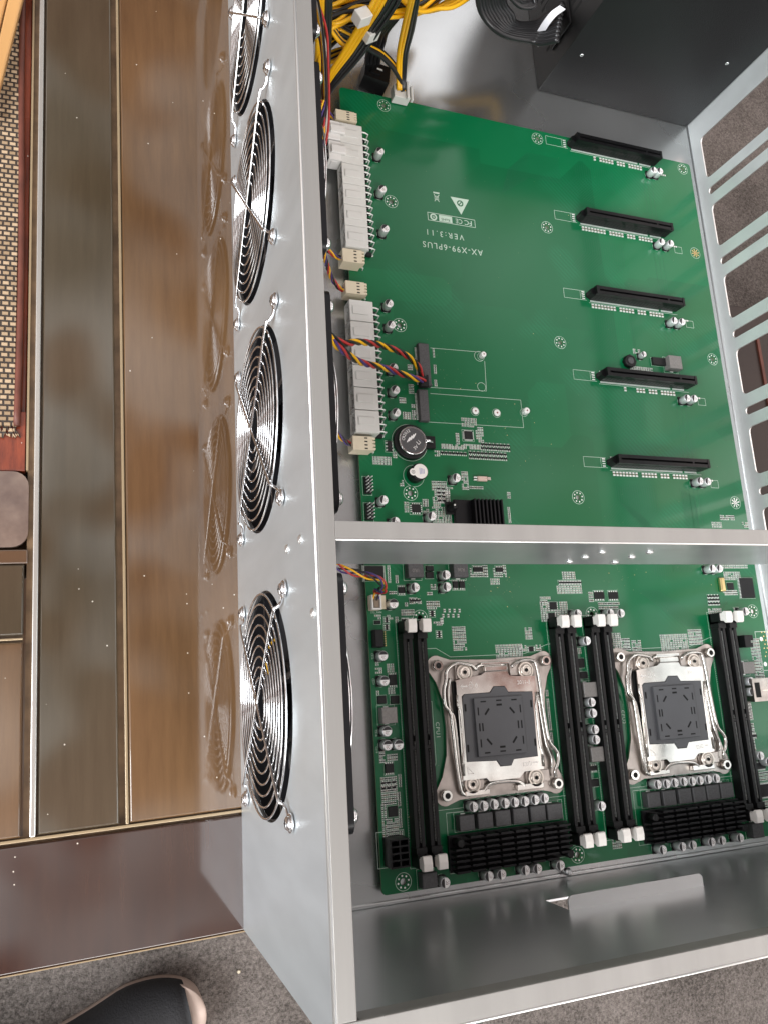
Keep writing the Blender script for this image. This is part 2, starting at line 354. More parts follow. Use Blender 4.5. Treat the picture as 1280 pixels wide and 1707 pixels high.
def rrect(x0, x1, y0, y1, r, n=5):
    out = []
    for cx, cy, a in ((x1-r, y0+r, -PI/2), (x1-r, y1-r, 0), (x0+r, y1-r, PI/2), (x0+r, y0+r, PI)):
        out += [(cx+r*math.cos(a+PI/2*i/n), cy+r*math.sin(a+PI/2*i/n)) for i in range(n+1)]
    return out
def circ(cx, cy, r, n=40): return [(cx+r*math.cos(2*PI*i/n), cy+r*math.sin(2*PI*i/n)) for i in range(n)]

def plate(name, outline, holes, th, mats, parent=None, plane='xy', off=0.0, bevel=0.0, add=None):
    """sheet with holes; plane 'xy' (off = z of its middle), 'yz' (off = x), 'xz' (off = y)"""
    cu = bpy.data.curves.new(name, 'CURVE'); cu.dimensions = '2D'; cu.fill_mode = 'BOTH'; cu.extrude = th/2
    for pl in [outline]+holes:
        sp = cu.splines.new('POLY'); sp.points.add(len(pl)-1); sp.use_cyclic_u = True
        for i, (x, y) in enumerate(pl): sp.points[i].co = (x, y, 0, 1)
    t = bpy.data.objects.new('t', cu); me = bpy.data.meshes.new_from_object(t)
    bpy.data.objects.remove(t); bpy.data.curves.remove(cu)
    for v in me.vertices:
        x, y, z = v.co
        v.co = (x*K, y*K, (z+off)*K) if plane == 'xy' else (((z+off)*K, x*K, y*K) if plane == 'yz' else (x*K, (off-z)*K, y*K))
    me.name = name; me.materials.clear()
    for m in mats: me.materials.append(M[m])
    if len(mats) > 1:
        ax = {'xy': 2, 'yz': 0, 'xz': 1}[plane]
        for p in me.polygons: p.material_index = 0 if abs(p.normal[ax]) > .5 else 1
    o = bpy.data.objects.new(name, me); C.objects.link(o)
    if parent: put(o, parent)
    if bevel:
        b = o.modifiers.new('bevel', 'BEVEL'); b.width = bevel*K; b.segments = 2; b.limit_method = 'ANGLE'; b.angle_limit = .9
    return o

def text(s, name, cx, cy, h, rot, z, m, parent, sxy=1.0, ax='z', space=1.0, bold=0.0):
    cu = bpy.data.curves.new(name, 'FONT'); cu.body = s; cu.size = h/.72; cu.align_x = 'CENTER'; cu.align_y = 'CENTER'
    cu.space_character = space; cu.offset = bold; cu.resolution_u = 3
    t = bpy.data.objects.new('t', cu); me = bpy.data.meshes.new_from_object(t)
    bpy.data.objects.remove(t); bpy.data.curves.remove(cu)
    c, n = math.cos(rot), math.sin(rot)
    for v in me.vertices:
        x, y = v.co[0]*sxy, v.co[1]
        v.co = ((cx+x*c-y*n)*K, (cy+x*n+y*c)*K, z*K)
    me.name = name; me.materials.clear(); me.materials.append(M[m])
    o = bpy.data.objects.new(name, me); C.objects.link(o)
    if parent: put(o, parent)
    return o

def smooth_path(pts, k=6):
    """Catmull-Rom through the points"""
    P = [Vector(p) for p in pts]; P = [P[0]*2-P[1]]+P+[P[-1]*2-P[-2]]; out = []
    for i in range(1, len(P)-2):
        a, b, c, d = P[i-1:i+3]
        for j in range(k):
            t = j/k; out.append(.5*((2*b)+(c-a)*t+(2*a-5*b+4*c-d)*t*t+(3*b-a-3*c+d)*t**3))
    out.append(P[-2]); return out
def twisted(path, cols, R=1.15, r=.62, pitch=14.0, ph=0.0):
    """strands winding round a path -> list of (material, points, r)"""
    P = smooth_path(path, 10); res = []
    L = [0.0]
    for a, b in zip(P, P[1:]): L.append(L[-1]+(b-a).length)
    for k, c in enumerate(cols):
        pts = []
        for i, p in enumerate(P):
            t = (P[min(i+1, len(P)-1)]-P[max(i-1, 0)]).normalized()
            u = Vector((0, 0, 1)) if abs(t.z) < .9 else Vector((1, 0, 0))
            x = (u-t*u.dot(t)).normalized(); y = t.cross(x); a = ph+2*PI*L[i]/pitch+2*PI*k/len(cols)
            pts.append(p+x*R*math.cos(a)+y*R*math.sin(a))
        res.append((c, pts, r))
    return res
def cable_obj(name, path, parent, cols=('wy', 'wr', 'wk', 'wb'), **kw):
    mb = MB(*cols)
    for i, (c, pts, r) in enumerate(twisted(path, cols, **kw)):
        mb.m = i; mb.tube(pts, r, 7)
    return mb.build(name, parent)

# ================================================================== SETTING
g = MB('carpet'); g.flat(-3000, 4000, -3000, 4000, -450)
o = g.build('carpet_floor'); o['kind'] = 'structure'; o['label'] = 'grey brown speckled carpet'

# ================================================================== TABLE
ZT = -8.0
TX0, TX1, TY0, TY1 = -620, 335, -9.0, 1000
table = thing('tea_table', 'brown lacquered wooden table with glossy inlaid panels, under the metal case', 'table', (-81, -8, -450))
b = MB('wood_edge_dark'); b.box(-196.6, TX1, TY0+2, TY1, -34, -13.2); b.box(TX0, -196.6, TY0+2, 199, -34, -13.2); b.build('table_frame', table, .8)
b = MB('wood_edge_dark'); b.box(TX0, -196.6, 199, TY1, -60, -34.5); b.build('tray_bed', table)
def panel(name, x0, x1, y0, y1, m, zt=ZT, h=5.0):
    p = MB(m); p.cbox((x0+x1)/2, (y0+y1)/2, x1-x0, y1-y0, zt-h, zt, .8); return p.build(name, table, .25)
panel('wood_inlay', -142.8, TX1-2, 57.5, TY1-2, 'wood_orange')
panel('grey_inlay', -190.5, -148.6, 57.5, TY1-2, 'wood_grey')
panel('front_board', TX0, TX1-2, TY0, 53.5, 'wood_front')
panel('small_inlay', -400, -199.0, 57.5, 161.5, 'wood_orange')
panel('small_inlay', -400, -199.0, 165.5, 206, 'wood_grey')
b = MB('wood_light_edge'); b.box(-145.0, -143.4, 57, TY1-2, -13.2, -8.2); b.build('inlay_trim', table, .3)
b = MB('bright_edge2'); b.box(-194.4, -191.4, 57, TY1-2, -13.2, -6.6); b.build('inlay_trim', table, .6)
b = MB('wood_light_edge'); b.box(TX0, TX1-2, 55.0, 56.6, -13.2, -8.4); b.build('inlay_trim', table, .3)
b = MB('wood_light_edge'); b.box(-400, -199.1, 162.8, 164.0, -13.2, -8.4); b.build('inlay_trim', table, .3)
b = MB('wood_groove'); b.flat(-198, -142, 56, TY1-2, -13.0); b.flat(TX0, TX1-2, 53.5, 57.5, -12.8); b.flat(-400, -199, 161, 166, -12.9); b.build('groove', table)
b = MB('wood_light_edge'); b.box(TX0, TX1-2, TY0-.8, TY0-.1, -9.6, -8.2); b.box(TX0, TX1-2, TY0-1.6, TY0-.2, -15.8, -14.6); b.box(TX0, TX1-2, TY0-1.6, TY0-.2, -18.5, -17.6); b.build('edge_trim', table, .15)
for lx, ly in ((TX0+40, 30), (TX1-60, 30), (TX0+40, TY1-60), (TX1-60, TY1-60)):
    b = MB('wood_edge_dark'); b.box(lx-30, lx+30, ly-25, ly+30, -450, -60 if lx < -201 and ly > 199 else -34); b.build('leg', table, 2)
b = MB('wood_edge_dark'); b.box(-300, -197.2, 206.6, 215, -13.2, -9.6); b.build('tray_edge', table, .8)
plate('tray_corner_plate', rrect(-300, -197.2, 216.5, 262, 9), [], 3, ['stone'], table, off=-11.2, bevel=.5)
b = MB('redwood'); b.box(-300, -199.4, 262.6, 300, -34.4, -11.0); b.box(-222, -199.4, 300, TY1-2, -34.4, -14); b.build('carved_border', table, .7)
b = MB('wood_light_edge'); b.box(-198.9, -197.6, 263, TY1-2, -20, -10.4); b.build('inner_trim', table, .15)
table.rotation_euler = (0, 0, math.radians(1.5))

# woven mat with bound edge, resting in the tray
mt = thing('woven_mat', 'beige woven fibre mat with brown bound edge, lying on red carved wood', 'mat', (-81, -8, -12))
b = MB('woven'); b.box(-330, -205.5, 290, 900, -10.9, -8.2); b.build('weave', mt, .4)
b = MB('leather'); b.tube(smooth_path([(-204.3+.9*math.sin(i*.9), 290+i*51, -9.2+.4*math.cos(i)) for i in range(13)], 5), 2.0, 8); b.build('bound_edge', mt)
b = MB('woven')
for i in range(22):
    x = -208+random.uniform(-9, 4); b.tube([(x, 291, -9.5), (x+random.uniform(-1, 2), 287.5, -9.2), (x+random.uniform(-2, 3), 284+random.uniform(-2, 1), -9.6)], .4, 5)
b.build('fringe', mt)
mt.rotation_euler = (0, 0, math.radians(1.5))
# wooden sticks, top left
def stick(label, p0, p1, w, z):
    a = Vector(B(*p0, z)); c = Vector(B(*p1, z)); d = (c-a).normalized(); n = Vector((-d.y, d.x, 0))*w/2; s = MB('stick')
    pts = [a+n, a-n, c-n*.7, c+n*.7]
    s.prism([(p.x, p.y) for p in pts], z-5, z)
    return tag(s.build('wooden_stick', None, 1.2), label, 'stick', 'pale wooden sticks on the woven mat')
stick('pale wooden stick crossing the red wood and the woven mat', (40, -60), (-20, 190), 9, 1.5)
stick('pale wooden stick at the photo corner, left of the longer one', (14, -60), (-45, 190), 9, -3.2)

# ================================================================== CASE
XO, XI, ZR = -81.7, -72.6, 171.4          # fan wall outside, its flange's inner edge, rim height
YF, YR = -8.4, 780.0                      # front wall outside, end of the case beyond the picture
XR = 343.4                                # inside of the slotted wall
TH = 1.2
FAN = [(117.2, 65.6), (267.2, 65.6), (409.3, 65.6), (546.6, 65.6), (690, 65.6)]
case = thing('server_case', 'open silvery steel computer case with fan holes and cross bar, standing on the table', 'computer case', (130, 280, -8))
holes = [circ(y, z, 58.5, 64) for y, z in FAN]
for y, z in FAN: holes += [circ(y+a*52.5, z+c*52.5, 2, 10) for a in (-1, 1) for c in (-1, 1)]
plate('fan_wall', [(YF, -8), (YR, -8), (YR, ZR), (YF, ZR)], holes, TH, ['steel_wall', 'steel'], case, 'yz', XO+TH/2, .2)
b = MB('steel_rim'); b.box(XO+TH+.01, XI, YF+9.3, YR, ZR-TH, ZR); b.box(XI-TH, XI, YF+9.3, YR, ZR-9, ZR-TH-.01); b.build('side_rim', case, .35)
b = MB('edge'); b.tube([(XO+.25, YF, ZR-.1), (XO+.25, YR, ZR-.1)], .55, 8); b.build('folded_edge', case)
b = MB('steel_floor'); b.box(XO+TH+.02, XR, YF+TH+.02, YR, -8, -7); b.build('floor_panel', case, .2)
# front wall with cut and folded tab
tab0, tab1, tz = 89.7, 186.4, 60.6
hole = [(tab0, 36), (tab0+16, 33), (tab0+16.2, 36), (tab1, 36.5), (tab1, tz), (tab0, tz)]
hole = [(tab0, 37), (tab1, 37), (tab1, tz), (tab0, tz)]
plate('front_wall', [(XO+TH, -8), (XR, -8), (XR, ZR-TH), (XO+TH, ZR-TH)], [hole], TH, ['steel_front', 'steel'], case, 'xz', YF+TH/2, .15)
plate('folded_tab', [(tab0+.4, YF), (tab1-.4, YF)] + [(tab1-.4-3*(1-math.cos(a)), YF+8.6-3*(1-math.sin(a))) for a in [i*PI/8 for i in range(5)]] + [(tab0+.4+3*(1-math.cos(a)), YF+8.6-3*(1-math.sin(a))) for a in [PI/2-i*PI/8 for i in range(5)]], [], 1.0, ['steel_front', 'steel'], case, 'xy', tz+.5, .2)
b = MB('steel_rim'); b.box(XO+TH, XR, YF, YF+9.2, ZR-TH+.01, ZR); b.box(XO+TH+9, XR, YF+9.2-TH, YF+9.2, ZR-9, ZR-TH); b.build('front_rim', case, .35)
b = MB('edge'); b.tube([(XO+.5, YF+.25, ZR-.1), (XR, YF+.25, ZR-.1)], .55, 8); b.build('folded_edge', case)
# slotted wall on the far side of the board
sl = []
for k in range(8):
    yc = 539.2-69.5*k
    sl.append(rrect(yc-3.4, yc+3.4, 5.2, 122, 3.2, 4))
    y0 = yc+15.0
    if k == 0: sl.append(rrect(552.6, 594.5, 5.2, 122, 4.5, 4))
    else: sl.append(rrect(y0-.3, y0+40.6, 5.2, 122, 4.5, 4))
plate('slot_wall', [(YF+TH, -8), (YR, -8), (YR, ZR), (YF+TH, ZR)], sl, TH, ['steel_slot', 'edge'], case, 'yz', XR+TH/2, .3)
b = MB('steel'); b.tube([(XR-.3, YF+2, -6.7), (XR-.3, YR, -6.7)], .7, 8); b.build('floor_seam', case)
b = MB('steel_rim'); b.box(XR-8, XR, YF+9.2, YR, ZR, ZR+TH); b.build('side_rim', case, .3)
# small step along the front of the floor
b = MB('steel_floor'); b.box(XO+TH+.1, XR-.1, YF+TH+.05, YF+TH+2.4, -6.98, -5.2); b.build('floor_seam', case, .5)
b = MB('steel_rim', 'steel', 'edge')
b.box(XI+.05, XR-.05, 183.1, 191.4, ZR-TH, ZR-.02); b.m = 1; b.box(XI+.05, XR-.05, 183.1, 184.3, 110.5, ZR-TH-.01); b.m = 2
b.tube([(XI+.1, 183.3, ZR-.15), (XR-.1, 183.3, ZR-.15)], .55, 8); b.build('cross_bar', case, .3)
rv = MB('edge'); rv.lathe((0, 0, 0), [(2.3, 0), (2.2, -.5), (1.4, -1.2), (.3, -1.4)], 16, 1)
r0 = None
for i, (u, v) in enumerate([(948, 936), (974.4, 928.4), (1002.5, 920.3), (1023.8, 937), (1052, 928.4), (1081.6, 920.3)]):
    p = B(u, v, 183.0, 1)
    if r0 is None: r0 = rv.build('rivet', None); r0.location = Vector(p)*K; put(r0, case); r00 = Vector(p)
    else: dup(r0, case, Vector(p)-r00)
rv = MB('edge'); rv.lathe((0, 0, 0), [(2.3, 0), (2.2, -.5), (1.4, -1.2), (.3, -1.4)], 16, 0); r0 = None
for (u, v) in [(480, 915), (502, 899), (523, 1022)]:
    p = B(u, v, XO, 0)
    if r0 is None: r0 = rv.build('rivet', None); r0.location = Vector(p)*K; put(r0, case); r00 = Vector(p)
    else: dup(r0, case, Vector(p)-r00)
p = B(948, 1462, -2); b = MB('steel'); b.lathe((p[0], 1.5-5.0, -7), [(2.6, 0), (2.6, 5), (1.5, 5.1), (1.5, 6.5)], 6); b.build('standoff_post', case)
for (u, v) in [(672, 1470), (962, 1425), (684, 822), (963, 829), (933, 571), (666, 542), (911, 379), (652, 336), (640, 176), (895, 231), (1137, 282), (1187, 599)]:
    p = B(u, v); b = MB('steel'); b.lathe((p[0], p[1], -7), [(2.7, 0), (2.7, 5.2)], 6); b.build('standoff_post', case)

# ================================================================== FANS
def wire_guard(mb, s, x0, y, z):
    """s=-1 outside the wall, 1 inside; x0 = mounting plane"""
    for k in range(9):
        r = 13+5.45*k; dx = s*(2.9 if k < 8 else 2.3)
        mb.tube([(x0+dx, y+r*math.cos(2*PI*i/72), z+r*math.sin(2*PI*i/72)) for i in range(72)], .60, 6, True)
    for a in (PI/4, 3*PI/4):
        c, n = math.cos(a), math.sin(a); pts = []
        for r, dx in ((-74, 1.2), (-70, 1.1), (-66, 1.3), (-63, 2.9), (-60, 4.2), (-30, 4.2), (0, 4.4 if a > 1 else 4.2), (30, 4.2), (60, 4.2), (63, 2.9), (66, 1.3), (70, 1.1), (74, 1.2)):
            pts.append((x0+s*dx, y+r*c, z+r*n))
        mb.tube(smooth_path(pts, 3), .85, 8)
        for e in (-1, 1):
            cy_, cz_ = y+e*74.2*c, z+e*74.2*n
            mb.tube([(x0+s*1.2, cy_+3.6*math.cos(2*PI*i/20), cz_+3.6*math.sin(2*PI*i/20)) for i in range(20)], .9, 6, True)
def make_fan():
    y, z = FAN[0]; x0, x1 = XO+TH+.2, XO+TH+25.2
    t = thing('case_fan', '', 'fan', (x0, y, z), 'black fans along the case wall')
    out = rrect(y-60, y+60, z-60, z+60, 6, 6)
    hs = [circ(y, z, 57.2, 64)]+[circ(y+a*52.5, z+c*52.5, 2, 10) for a in (-1, 1) for c in (-1, 1)]
    plate('housing', out, hs, 25, ['black_fan'], t, 'yz', (x0+x1)/2, .5)
    b = MB('black_fan', 'chip'); b.lathe((x0+1.5, y, z), [(20, 0), (21, 1.5), (21, 4)], 40, 0)
    for k in range(4):
        a = PI/4+k*PI/2+.25; c, n = math.cos(a), math.sin(a); c2, n2 = math.cos(a+.28), math.sin(a+.28)
        L, Rr = Vector((0, -n, c))*1.7, 0
        p0 = Vector((x0+2, y+20*c, z+20*n)); p1 = Vector((x0+2, y+57.3*c2, z+57.3*n2))
        b.add([p0-L, p0+L, p1+L, p1-L, p0-L+Vector((5, 0, 0)), p0+L+Vector((5, 0, 0)), p1+L+Vector((5, 0, 0)), p1-L+Vector((5, 0, 0))], [(0, 1, 2, 3), (7, 6, 5, 4), (0, 4, 5, 1), (1, 5, 6, 2), (2, 6, 7, 3), (3, 7, 4, 0)])
    b.m = 1; b.lathe((x0+1.2, y, z), [(15, 0), (15, .35)], 32, 0)
    b.build('support_frame', t)
    b = MB('black_fan')
    b.lathe((x0+8, y, z), [(20.5, 0), (20.5, 15), (18, 16.5)], 40, 0)
    for k in range(7):
        vs = []; N = 8
        for i in range(N+1):
            r = 20+36*i/N
            for s_ in range(5):
                f = s_/4; a = 2*PI*k/7 + .25*i/N + (f-.5)*(.78-.12*i/N); xx = x0+9+f*(13.5-3*i/N)+.8*math.sin(PI*f)
                vs.append((xx, y+r*math.cos(a), z+r*math.sin(a)))
        fs = [(i*5+j, i*5+j+1, (i+1)*5+j+1, (i+1)*5+j) for i in range(N) for j in range(4)]
        b.add(vs, fs, True); b.add([(p[0]+1.1, p[1], p[2]) for p in vs], [f[::-1] for f in fs], True)
    b.build('rotor', t)
    b = MB('chrome'); wire_guard(b, -1, XO-.1, y, z); b.build('wire_guard', t)
    b = MB('chrome'); wire_guard(b, 1, x1, y, z); b.build('wire_guard', t)
    for s_, xx in ((-1, XO-1.8), (1, x1+1.8)):
        for a in (-1, 1):
            for c in (-1, 1):
                b = MB('chrome', 'ink'); q = (xx, y+a*52.5, z+c*52.5)
                b.lathe(q, [(3.4, 0), (3.3, s_*.8), (2.4, s_*1.7), (.3, s_*2.0)], 18, 0)
                b.m = 1; b.box(xx+s_*1.95, xx+s_*2.05, q[1]-1.5, q[1]+1.5, q[2]-.3, q[2]+.3); b.box(xx+s_*1.94, xx+s_*2.06, q[1]-.3, q[1]+.3, q[2]-1.5, q[2]+1.5)
                b.build('screw', t)
    return t
fan0 = make_fan(); fans = [fan0]
for (y, z) in FAN[1:4]:
    r = fan0.copy(); C.objects.link(r); r.location = fan0.location + Vector((0, y-FAN[0][0], z-FAN[0][1]))*K
    for ch in kids(fan0): c_ = ch.copy(); C.objects.link(c_); c_.parent = r
    fans.append(r)
fans[0]['label'] = 'case fan nearest the front rim, between the cross bar and the front corner'
fans[1]['label'] = 'case fan just behind the cross bar, second from the front'
fans[2]['label'] = 'case fan third from the front, beside the long white power sockets'
fans[3]['label'] = 'case fan at the top of the photo, nearest the tangle of yellow cables'
b = MB('wy', 'wr'); y, z = FAN[0]
b.tube(smooth_path([(XO+3, y+14, z-4), (XO+2.2, y+24, z-7), (XO+5, y+30, z-9), (XO+9, y+34, z-10)], 5), .8, 6); b.m = 1
b.tube(smooth_path([(XO+3, y+13, z-6), (XO+2.2, y+22, z-9), (XO+5, y+28, z-11), (XO+9, y+32, z-12)], 5), .8, 6); b.build('motor_lead', fans[0])

# ================================================================== MOTHERBOARD
BW, BH = 331.4, 569.0
mb_root = thing('motherboard', 'large green motherboard with two processor sockets and five long black slots, inside the case', 'motherboard', (BW/2, BH/2, -1.6))
HOLES = [(640, 176), (895, 231), (1137, 282), (652, 336), (911, 379), (666, 542), (933, 571), (1187, 599), (684, 822), (963, 829), (700, 1030), (986, 1024), (1254, 1019), (672, 1470), (962, 1425)]
PADS = HOLES+[(1158, 422), (1225, 838)]
plate('circuit_board', rrect(0, BW, 0, BH, 3), [circ(*B(u, v)[:2], 2.0, 18) for u, v in HOLES], 1.6, ['pcb', 'pcb_edge'], mb_root, off=-.8)

Z1, Z2 = .06, .12
silk = MB('silk', 'tin', 'gold', 'slot_gap')
for i, (u, v) in enumerate(PADS):
    x, y, _ = B(u, v); silk.m = 0; silk.ring(x, y, 5.0, 5.3, Z1, 36)
    silk.m = 2 if i == 15 else 1
    for k in range(8):
        a = k*PI/4+.2; silk.disc(x+3.5*math.cos(a), y+3.5*math.sin(a), .6, Z2, 10)
        if i >= 15: silk.line([(x, y), (x+3*math.cos(a), y+3*math.sin(a))], .7, Z1)
silk.m = 0
def PL(pts, w=.3): silk.line([B(u, v)[:2] for u, v in pts], w, Z1)
PL([(717, 580), (800, 587)]); PL([(807, 602), (810, 652), (705, 645)]); PL([(717, 656), (867, 667), (872, 713), (705, 703)])
x, y, _ = B(802, 645); silk.ring(x, y, 3.2, 3.5, Z1, 28)
x, y, _ = B(798, 594); silk.ring(x, y, 3.8, 4.1, Z1, 28)

def smd(x, y, vert, k=1.0, body=None, outline=True):
    """one small two-terminal part: solder ends, body, printed outline"""
    l, w, h = 1.55*k, .86*k, .5*k
    dx, dy = (w, l) if vert else (l, w)
    if outline:
        silk.m = 0; silk.frame(x-dx/2-.32, x+dx/2+.32, y-dy/2-.32, y+dy/2+.32, Z1, .13)
    body = random.choice((0, 0, 1, 2)) if body is None else body
    if vert:
        comp.m = 3; comp.box(x-w/2, x+w/2, y-l/2, y-l*.26, .1, h); comp.box(x-w/2, x+w/2, y+l*.26, y+l/2, .1, h)
        comp.m = body; comp.box(x-w*.46, x+w*.46, y-l*.26, y+l*.26, .1, h*.96)
    else:
        comp.m = 3; comp.box(x-l/2, x-l*.26, y-w/2, y+w/2, .1, h); comp.box(x+l*.26, x+l/2, y-w/2, y+w/2, .1, h)
        comp.m = body; comp.box(x-l*.26, x+l*.26, y-w*.46, y+w*.46, .1, h*.96)
comp = MB('chip', 'body_tan', 'ferrite_light', 'tin')
keep = []          # rectangles already used by larger parts
def free(x, y, m=0.6): return all(not (a-m < x < b_+m and c-m < y < d+m) for a, b_, c, d in keep)
def rect(u0, v0, u1, v1):
    p = [B(u, v) for u, v in ((u0, v0), (u1, v0), (u0, v1), (u1, v1))]
    return (p[0][0]+p[2][0])/2, (p[1][0]+p[3][0])/2, (p[2][1]+p[3][1])/2, (p[0][1]+p[1][1])/2
def cluster(u0, v0, u1, v1, k=1.08, miss=.06, vert=None):
    x0, x1, y0, y1 = rect(u0, v0, u1, v1)
    vert = random.random() < .5 if vert is None else vert
    px, py = (1.32*k, 2.15*k) if vert else (2.15*k, 1.32*k)
    nx, ny = max(1, round((x1-x0)/px)), max(1, round((y1-y0)/py))
    for i in range(nx):
        for j in range(ny):
            x, y = x0+(i+.5)*(x1-x0)/nx, y0+(j+.5)*(y1-y0)/ny
            if random.random() < miss or not free(x, y): continue
            smd(x, y, vert, k*random.uniform(.85, 1.0))
def darkdots(u0, v0, u1, v1):
    """small dark transistors with bright legs, set close"""
    x0, x1, y0, y1 = rect(u0, v0, u1, v1); nx, ny = max(1, round((x1-x0)/3.1)), max(1, round((y1-y0)/3.2))
    for i in range(nx):
        for j in range(ny):
            x, y = x0+(i+.5)*(x1-x0)/nx, y0+(j+.5)*(y1-y0)/ny
            if not free(x, y): continue
            comp.m = 0; comp.cbox(x, y, 2.4, 1.2, .15, 1.0, .15); comp.m = 3
            for a, c in ((-.75, -1), (.75, -1), (0, 1)): comp.boxc(x+a, y+c, .5, .9, .1, .45)
            silk.m = 0; silk.frame(x-1.45, x+1.45, y-1.55, y+1.55, Z1, .12)

# ---- chips (each a part)
def chip(u0, v0, u1, v1, h=1.6, legs='v', n=None, m='chip', name='chip'):
    x0, x1, y0, y1 = rect(u0, v0, u1, v1); w, d = x1-x0, y1-y0; cx, cy = (x0+x1)/2, (y0+y1)/2
    c_ = MB(m, 'tin'); lg = 1.0
    if legs == 'v': c_.cbox(cx, cy, w, d-2*lg, .2, h, .25)
    elif legs == 'h': c_.cbox(cx, cy, w-2*lg, d, .2, h, .25)
    elif legs == 'q': c_.cbox(cx, cy, w-2*lg, d-2*lg, .2, h, .25)
    else: c_.cbox(cx, cy, w, d, .1, h, .2)
    c_.m = 1
    if legs in ('v', 'q'):
        k = n or max(3, round(w/1.27))
        for i in range(k):
            x = x0+(i+.5)*w/k if legs == 'v' else x0+lg+(i+.5)*(w-2*lg)/k
            ww = (w if legs == 'v' else w-2*lg)/k*.45
            for y, s_ in ((y0+lg/2, 1), (y1-lg/2, -1)): c_.boxc(x, y, ww, lg, .1, .5); c_.boxc(x, y+s_*lg*.55, ww, .3, .1, h*.6)
    if legs in ('h', 'q'):
        k = n or max(3, round(d/1.27))
        for i in range(k):
            y = y0+(i+.5)*d/k if legs == 'h' else y0+lg+(i+.5)*(d-2*lg)/k
            ww = (d if legs == 'h' else d-2*lg)/k*.45
            for x, s_ in ((x0+lg/2, 1), (x1-lg/2, -1)): c_.boxc(x, y, lg, ww, .1, .5); c_.boxc(x+s_*lg*.55, y, .3, ww, .1, h*.6)
    keep.append((x0, x1, y0, y1)); silk.m = 0; silk.frame(x0-.5, x1+.5, y0-.5, y1+.5, Z1, .2)
    return c_.build(name, mb_root)
chip(770.6, 717.6, 788, 735, legs='q', n=11)
chip(683, 839, 702, 857, legs='q', n=4)
chip(642.6, 736, 654, 753, 2.0, 'h', 3)
chip(663, 976.6, 674, 991.6); chip(753.6, 967, 762, 983); chip(764, 967, 773, 983)
chip(708.5, 944, 721, 952, 1.8, 'n'); chip(708.5, 954, 721, 964, 1.8, 'n')
chip(787.5, 943.5, 803, 956, legs='v'); chip(825, 944, 836, 956, legs='v')
chip(605, 944, 641, 968, 1.6, 'h', 12)
chip(648, 1122, 660, 1145); chip(629, 1160, 643, 1173, 1.4, 'n'); chip(650.5, 1160, 664, 1173, 1.4, 'n')
chip(641, 1270, 655, 1291); chip(646.6, 1344, 662, 1361, 1.2, 'n')
chip(930, 968, 967, 975, 1.4, 'v', 14)
chip(912, 1004, 928, 1016, 1.4, 'h', 4); chip(910, 1022, 925, 1035, 1.4, 'h', 4)
chip(989, 985, 1005, 1001, 1.4, 'v', 4); chip(1013, 985, 1028, 1001, 1.4, 'v', 4)
chip(1211, 972, 1221, 983, 1.0, 'n'); chip(1230, 964, 1255, 997, 1.8, 'h', 14)
chip(961, 1098, 972, 1113, 1.6, 'n'); chip(964, 1120, 977, 1131, 1.6, 'n'); chip(980, 1274, 993, 1287, 1.6, 'v', 4); chip(983, 1299, 996, 1311, 1.6, 'n')
chip(1250, 1222, 1259, 1231, 1.4, 'v'); chip(1258, 1269, 1273, 1284, 1.6, 'v')
chip(1085, 598, 1106, 610, 2.4, 'n'); chip(1264, 1304, 1290, 1330, 1.2, 'q')
chip(624, 1015+20, 634, 1040, 1.2, 'n')
for (u0, v0, u1, v1) in [(715, 1018, 724, 1028), (640, 1029, 648, 1038), (640, 1041, 648, 1050), (727, 1052, 735, 1063), (878, 1078, 890, 1086), (1222, 1013, 1230, 1020)]:
    chip(u0, v0, u1, v1, 1.0, 'h', 3)

# ---- larger connectors reserved areas (so that small parts stay clear)
def reserve(*r): keep.append(rect(*r))
for r in [(695, 570, 722, 700), (662, 706, 722, 764), (672, 768, 712, 808), (752, 820, 845, 880), (666, 1040, 742, 1460), (915, 1035, 1012, 1415), (985, 1035, 1075, 1410), (1190, 1030, 1300, 1400), (720, 1085, 945, 1345), (1020, 1075, 1235, 1310), (750, 1345, 975, 1470), (1065, 1300, 1262, 1425)][:5]: reserve(*r)

